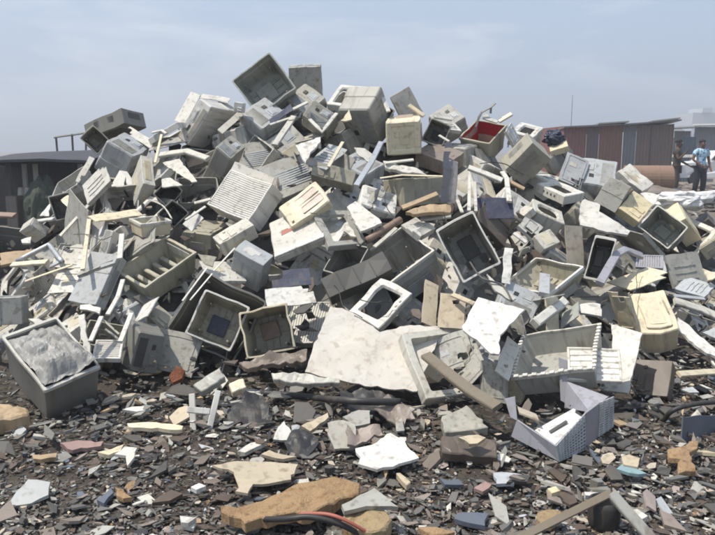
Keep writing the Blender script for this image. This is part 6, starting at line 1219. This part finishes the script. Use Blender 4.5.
# block of flats, haze painted into its pale wall colour, and low roofs
t=thing('tower_block','distant building at the far right with haze painted into its pale walls','building',Vector((at(704,150,260).x,260,0))); B0=t.location.copy()
a=at(690,118,260); b=at(722,113,260); fm=plastic('hazed_wall',(.52,.54,.57),.9,.15)
m=MB(); m.box(Vector((a.x,258,0))-B0,Vector((b.x,272,b.z))-B0); link('block',m.mesh('block',fm),t)
m=MB(); m.box(Vector((a.x+3,257,b.z))-B0,Vector((a.x+6.5,268,b.z+1.6))-B0); link('roof_house',m.mesh('roof_house',fm),t)
for r_ in range(4):
    m=MB()
    for k in range(7):
        x=a.x+.8+k*1.6; z=1.2+r_*2.6; m.box(Vector((x,257.9,z))-B0,Vector((x+.8,258.05,z+1.2))-B0)
    link('window_row',m.mesh('window_row','K2'),t)
q=random.Random(5)
for k,(u0,u1,v,y,cc,lb) in enumerate(((672,690,131,70,'R2','distant brownish low house right of the rusty shed'),(530,562,146,80,'G','distant grey low house left of the rusty shed'),(716,790,128,90,'L','distant pale low house at the right edge of the view'))):
    a=at(u0,v,y); b=at(u1,v,y); t=thing('low_house',lb,'house',Vector(((a.x+b.x)/2,y,0))); w=(b.x-a.x)/2; h=max(1.8,a.z)
    m=MB(); m.box((-w,0,0),(w,5,h*.8)); link('wall',m.mesh('wall',cc),t)
    m=MB(); m.add([(-w-.3,-.4,h*.8),(w+.3,-.4,h*.8),(w+.3,2.5,h+.3),(-w-.3,2.5,h+.3),(w+.3,5.4,h*.8),(-w-.3,5.4,h*.8)],[(0,1,2,3),(3,2,4,5),(0,3,5),(1,4,2),(0,5,4,1)]); link('roof',m.mesh('roof',rf),t)
    m=MB(); m.box((-w*.3,-.05,0),(-w*.3+.9,.02,1.6)); link('door',m.mesh('door','K2'),t)
# white car partly behind the man in blue
t=thing('parked_car','white car partly visible at the right edge behind the man in the blue shirt','car',Vector((at(722,150,29).x,29,0)))
sil=[(-2.0,.35),(-2.0,.8),(-1.75,.95),(-1.0,1.0),(-.45,1.42),(.9,1.45),(1.5,1.05),(2.0,.95),(2.05,.35)]
m=MB(); rg=[[(x*(1 if z<1 else .98),(-.8 if z<1.02 else -.66)*s,z) for x,z in sil] for s in (1,-1)]
m.loft(rg,cap0=True,cap1=True); link('body',m.mesh('body',plastic('carpaint',(.72,.73,.74),.3,.15),bev=.03,seg=2),t)
gl=plastic('carglass',(.04,.05,.06),.12,.1)
for a,b in (((-.80,1.06),(.15,1.36)),((.22,1.06),(1.15,1.36))):
    m=MB(); m.add([(a[0],-.808,a[1]),(b[0],-.808,a[1]),(b[0]-.12,-.69,b[1]),(a[0]+.28,-.69,b[1])],[(0,1,2,3)]); link('window',m.mesh('window',gl),t)
for x in (-1.3,1.25):
    w_=MB(); w_.cyl((x,-.84,.32),(x,-.62,.32),.32,.32,20); wo=link('wheel',w_.mesh('wheel','K'),t); w_=MB(); w_.cyl((x,-.855,.32),(x,-.83,.32),.18,.18,16); link('rim',w_.mesh('rim','M'),wo)
m=MB(); m.box((-2.02,-.75,.62),(-1.97,-.45,.76)); link('headlight',m.mesh('headlight','W2'),t)
p=at(687,156,30); t=thing('table','white topped table standing between the two men in the distance','table',Vector((p.x,30,0))); m=MB(); m.box((-.75,-.4,p.z-.06),(.75,.4,p.z+.05)); link('table_top',m.mesh('table_top','W',bev=.01),t)
for sx in (-.65,.65):
    for sy in (-.33,.33): m=MB(); m.box((sx-.03,sy-.03,0),(sx+.03,sy+.03,p.z-.06)); link('leg',m.mesh('leg','T'),t)
# litter heaps around the men
for u,v,c,s,lb in ((690,183,'R2',(1.5,.6,.32),'brown rubbish heap behind the legs of the two men'),(705,207,'K2',(.5,.35,.22),'dark rubbish heap in front of the man in the blue shirt'),(640,182,'G',(.8,.5,.3),'grey rubbish heap below the rusty tank')):
    o=link('rubbish_heap',blob_mesh('rubbish_heap',c,s,u,.5,4,3.0)); p=gp(u,max(v,186)); p.y=min(p.y,23.5) ; o.location=(at(u,v,p.y).x,p.y,.03); tagit(o,lb,'rubbish heap')
# ---------------- people
def skin_mesh(name,m,nodes,edges,parent,sub=2):
    me=bpy.data.meshes.new(name); ks=list(nodes); me.from_pydata([nodes[k][0] for k in ks],[],[(ks.index(a),ks.index(b)) for a,b in edges]); o=link(name,me,parent)
    sk=o.modifiers.new('skin','SKIN'); 
    for i,k in enumerate(ks):
        r=nodes[k][1]; me.skin_vertices[0].data[i].radius=r if isinstance(r,tuple) else (r,r); me.skin_vertices[0].data[i].use_root=(i==0)
    sk.use_smooth_shade=True; s=o.modifiers.new('sub','SUBSURF'); s.levels=s.render_levels=sub; me.materials.append(m); return o
def person(label,loc,rz,arms,legs,shirt,trousers,skin,sleeve=.55,hat=False,lean=0.0):
    t=thing('person',label,'person',loc,rz=rz)
    n={};E=[]
    n['pel']=((0,0,.95),(.15,.11)); n['wai']=((0,-.01+lean*.3,1.10),(.135,.10)); n['che']=((0,lean*.7,1.30),(.165,.115)); n['clav']=((0,lean,1.44),(.10,.08)); n['nk']=((0,-.005+lean*1.1,1.51),(.055,.055)); n['jaw']=((0,-.03+lean*1.2,1.575),(.066,.078)); n['hd']=((0,-.015+lean*1.2,1.66),(.076,.092)); n['cr']=((0,-.005+lean*1.2,1.73),(.055,.066)); n['ns']=((0,-.115+lean*1.2,1.615),.014)
    E+=[('pel','wai'),('wai','che'),('che','clav'),('clav','nk'),('nk','jaw'),('jaw','hd'),('hd','cr'),('jaw','ns')]
    for s,sd in ((-1,'l'),(1,'r')):
        sh,el,wr=[Vector(p) for p in arms[sd]]
        n[sd+'sh']=(tuple(sh),.058); n[sd+'el']=(tuple(el),.042); n[sd+'wr']=(tuple(wr),.028); d=(wr-el).normalized(); pm=wr+d*.07; n[sd+'pm']=(tuple(pm),(.036,.018))
        E+=[('clav',sd+'sh'),(sd+'sh',sd+'el'),(sd+'el',sd+'wr'),(sd+'wr',sd+'pm')]
        side=d.cross(Vector((0,1,.2))).normalized()
        for k,L in enumerate((.075,.085,.08,.065)):
            a=pm+side*(.012*(k-1.5)*1.6)+d*.02; b=a+d*L*.55+Vector((0,-.008,0)); c=b+d*L*.45+Vector((0,-.02,0))
            n[f'{sd}f{k}']=(tuple(b),.009); n[f'{sd}g{k}']=(tuple(c),.0075); E+=[(sd+'pm',f'{sd}f{k}'),(f'{sd}f{k}',f'{sd}g{k}')]
        b=wr+d*.05-side*.045; n[sd+'th']=(tuple(b),.010); E.append((sd+'wr',sd+'th'))
        hp,kn,an,to=[Vector(p) for p in legs[sd]]
        n[sd+'hp']=(tuple(hp),.095); n[sd+'kn']=(tuple(kn),.062); n[sd+'an']=(tuple(an),.042); n[sd+'to']=(tuple(to),(.045,.03))
        E+=[('pel',sd+'hp'),(sd+'hp',sd+'kn'),(sd+'kn',sd+'an'),(sd+'an',sd+'to')]
    skin_mesh('body',skin,n,E,t)
    # clothing
    g=lambda k,e:(n[k][0],tuple(x+e for x in (n[k][1] if isinstance(n[k][1],tuple) else (n[k][1],)*2)))
    c={k:g(k,.022) for k in ('wai','che','clav')}; c['hem']=((0,0,.90),(.175,.13)); CE=[('wai','hem'),('wai','che'),('che','clav')]
    for sd in 'lr':
        c[sd+'sh']=g(sd+'sh',.022); a,b=Vector(n[sd+'sh'][0]),Vector(n[sd+'el'][0]); c[sd+'sl']=(tuple(a.lerp(b,sleeve)),.072); CE+=[('clav',sd+'sh'),(sd+'sh',sd+'sl')]
    skin_mesh('shirt',shirt,c,CE,t)
    c={'pel':g('pel',.016)}; CE=[]
    for sd in 'lr':
        c[sd+'hp']=g(sd+'hp',.02); c[sd+'kn']=g(sd+'kn',.032); a,b=Vector(n[sd+'kn'][0]),Vector(n[sd+'an'][0]); c[sd+'cf']=(tuple(a.lerp(b,.93)),.068); CE+=[('pel',sd+'hp'),(sd+'hp',sd+'kn'),(sd+'kn',sd+'cf')]
    skin_mesh('trousers',trousers,c,CE,t)
    hm=plastic('hair',(.012,.010,.009),.8,.2)
    bm=bmesh.new(); bmesh.ops.create_icosphere(bm,subdivisions=3,radius=1)
    for v in bm.verts:
        k=1+.05*noise.noise(v.co*6); v.co=Vector((v.co.x*.092*k,v.co.y*.108*k+.012,max(v.co.z,-.35 if v.co.y>0 else .12)*.085*k))
    me=bpy.data.meshes.new('hair'); bm.to_mesh(me); bm.free(); me.materials.append(hm); o=link('hair',me,t); o.location=(0,-.01+lean*1.2,1.69)
    for s in (-1,1):
        m=MB(); m.cyl((0,0,0),(0,-.008,0),.012,.008,10); o=link('eye',m.mesh('eye','W2'),t); o.location=(s*.033,-.100+lean*1.2,1.655)
        bm=bmesh.new(); bmesh.ops.create_icosphere(bm,subdivisions=2,radius=1)
        for v in bm.verts: v.co=Vector((v.co.x*.012,v.co.y*.02,v.co.z*.032))
        me=bpy.data.meshes.new('ear'); bm.to_mesh(me); bm.free(); me.materials.append(skin); o=link('ear',me,t); o.location=(s*.084,.0+lean*1.2,1.64)
        bm=bmesh.new(); bmesh.ops.create_icosphere(bm,subdivisions=2,radius=1)
        for v in bm.verts: v.co=Vector((v.co.x*.05,v.co.y*.13,max(v.co.z,-.4)*.05))
        me=bpy.data.meshes.new('shoe'); bm.to_mesh(me); bm.free(); me.materials.append(mat('K2')); o=link('shoe',me,t); a=Vector(legs['l' if s<0 else 'r'][2]); b=Vector(legs['l' if s<0 else 'r'][3]); o.location=(a+b)/2+Vector((0,0,-.01)); o.location.z=.022; d=b-a; o.rotation_euler=(0,0,math.atan2(d.y,d.x)+R(90))
    return t
sk=plastic('skin_dark',(.085,.045,.03),.5,.15,bump=.03); sk2=plastic('skin_brown',(.13,.062,.042),.5,.15,bump=.03)
def bluefab():
    m=plastic('blue_pattern',(.10,.20,.34),.85,.1,bump=.2); t=m.node_tree; b=[n for n in t.nodes if n.type=='BSDF_PRINCIPLED'][0]
    tc=N(t,'ShaderNodeTexCoord'); v=N(t,'ShaderNodeTexVoronoi',Scale=13.0); t.links.new(tc.outputs['Object'],v.inputs['Vector'])
    c=mix(t,ramp(t,v.outputs['Distance'],[(.36,0),(.44,1)]),(.07,.16,.30),(.38,.55,.66)); t.links.new(c,b.inputs['Base Color']); return m
pa={'l':[(-.19,0,1.41),(-.30,-.05,1.16),(-.16,-.24,1.02)],'r':[(.19,0,1.41),(.27,.04,1.14),(.22,-.14,.93)]}
pl={'l':[(-.09,0,.90),(-.12,-.02,.50),(-.14,.03,.08),(-.16,-.13,.03)],'r':[(.09,0,.90),(.11,-.03,.50),(.12,.03,.08),(.15,-.13,.03)]}
YP=21.5
person('man standing in a blue and white patterned shirt and dark trousers',(at(702,150,YP).x,YP,0),.12,pa,pl,bluefab(),plastic('dark_trousers',(.022,.022,.032),.85,.2),sk2)
pa={'l':[(-.18,.0,1.41),(-.27,-.10,1.17),(-.20,-.26,1.36)],'r':[(.19,0,1.41),(.24,-.06,1.13),(.17,-.27,1.02)]}
pl={'l':[(-.09,0,.90),(-.11,-.05,.50),(-.12,.04,.08),(-.13,-.12,.03)],'r':[(.09,.02,.90),(.12,.05,.49),(.13,.22,.09),(.15,.08,.03)]}
person('man in dark olive clothes turned sideways with one arm raised to his chest',(at(673,150,YP).x,YP-.3,0),.95,pa,pl,plastic('olive_shirt',(.045,.045,.035),.85,.3),plastic('olive_trousers',(.06,.052,.042),.85,.4),sk,lean=-.02)
# ---------------- the air
m=bpy.data.materials.new('haze_air'); tt=nt(m); ho=N(tt,'ShaderNodeOutputMaterial'); hv=N(tt,'ShaderNodeVolumePrincipled'); hv.inputs['Density'].default_value=.0036; hv.inputs['Color'].default_value=(.86,.91,1,1); hv.inputs['Anisotropy'].default_value=.2; tt.links.new(hv.outputs[0],ho.inputs['Volume'])
hb=MB(); hb.box((-1600,-40,-3),(1600,3100,40)); o=link('haze',hb.mesh('haze',m)); tagit(o,None,None,kind='stuff')


# ------------------------------------------------------------------ camera, light, sky
cam=bpy.data.cameras.new('camera'); co=bpy.data.objects.new('camera',cam); COL.objects.link(co); sc.camera=co
cam.sensor_width=36; cam.lens=36*F/715; cam.clip_end=6000; cam.clip_start=.05
co.location=(0,0,CH); co.rotation_euler=(R(90)-P,0,0)
sd=Vector((-.42,-.08,.89)).normalized()
L=bpy.data.lights.new('sun','SUN'); L.energy=5.0; L.angle=R(.6); L.color=(1,.94,.84); lo=bpy.data.objects.new('sun',L); COL.objects.link(lo)
lo.rotation_mode='QUATERNION'; lo.rotation_quaternion=sd.to_track_quat('Z','Y')
w=bpy.data.worlds.new('World'); sc.world=w; w.use_nodes=True; t=w.node_tree; t.nodes.clear()
out=N(t,'ShaderNodeOutputWorld'); bg=N(t,'ShaderNodeBackground'); sky=N(t,'ShaderNodeTexSky'); sky.sky_type='NISHITA'; sky.sun_disc=False
sky.sun_elevation=math.asin(sd.z); sky.sun_rotation=math.atan2(sd.x,sd.y); sky.air_density=1.3; sky.dust_density=4.0; sky.ozone_density=1.5
tc=N(t,'ShaderNodeTexCoord'); mp=N(t,'ShaderNodeMapping'); mp.inputs['Scale'].default_value=(1.6,1.6,6.5); t.links.new(tc.outputs['Generated'],mp.inputs[0])
n1=N(t,'ShaderNodeTexNoise',Scale=1.7,Detail=7.0,Roughness=.55,Distortion=.3); t.links.new(mp.outputs[0],n1.inputs['Vector'])
cl=ramp(t,n1.outputs[0],[(.46,.0),(.70,.7)])
veil=mix(t,.62,sky.outputs[0],(5.3,7.0,9.6))
c=mix(t,cl,veil,(10.2,10.4,10.8)); t.links.new(c,bg.inputs[0]); bg.inputs[1].default_value=.1; t.links.new(bg.outputs[0],out.inputs[0])
sc.view_settings.view_transform='Standard'; sc.view_settings.look='None'; sc.view_settings.exposure=.15; sc.view_settings.gamma=1
sc.cycles.filter_width=1.9; sc.render.filter_size=1.9; sc.render.engine='CYCLES'; sc.cycles.max_bounces=6; sc.cycles.use_denoising=True
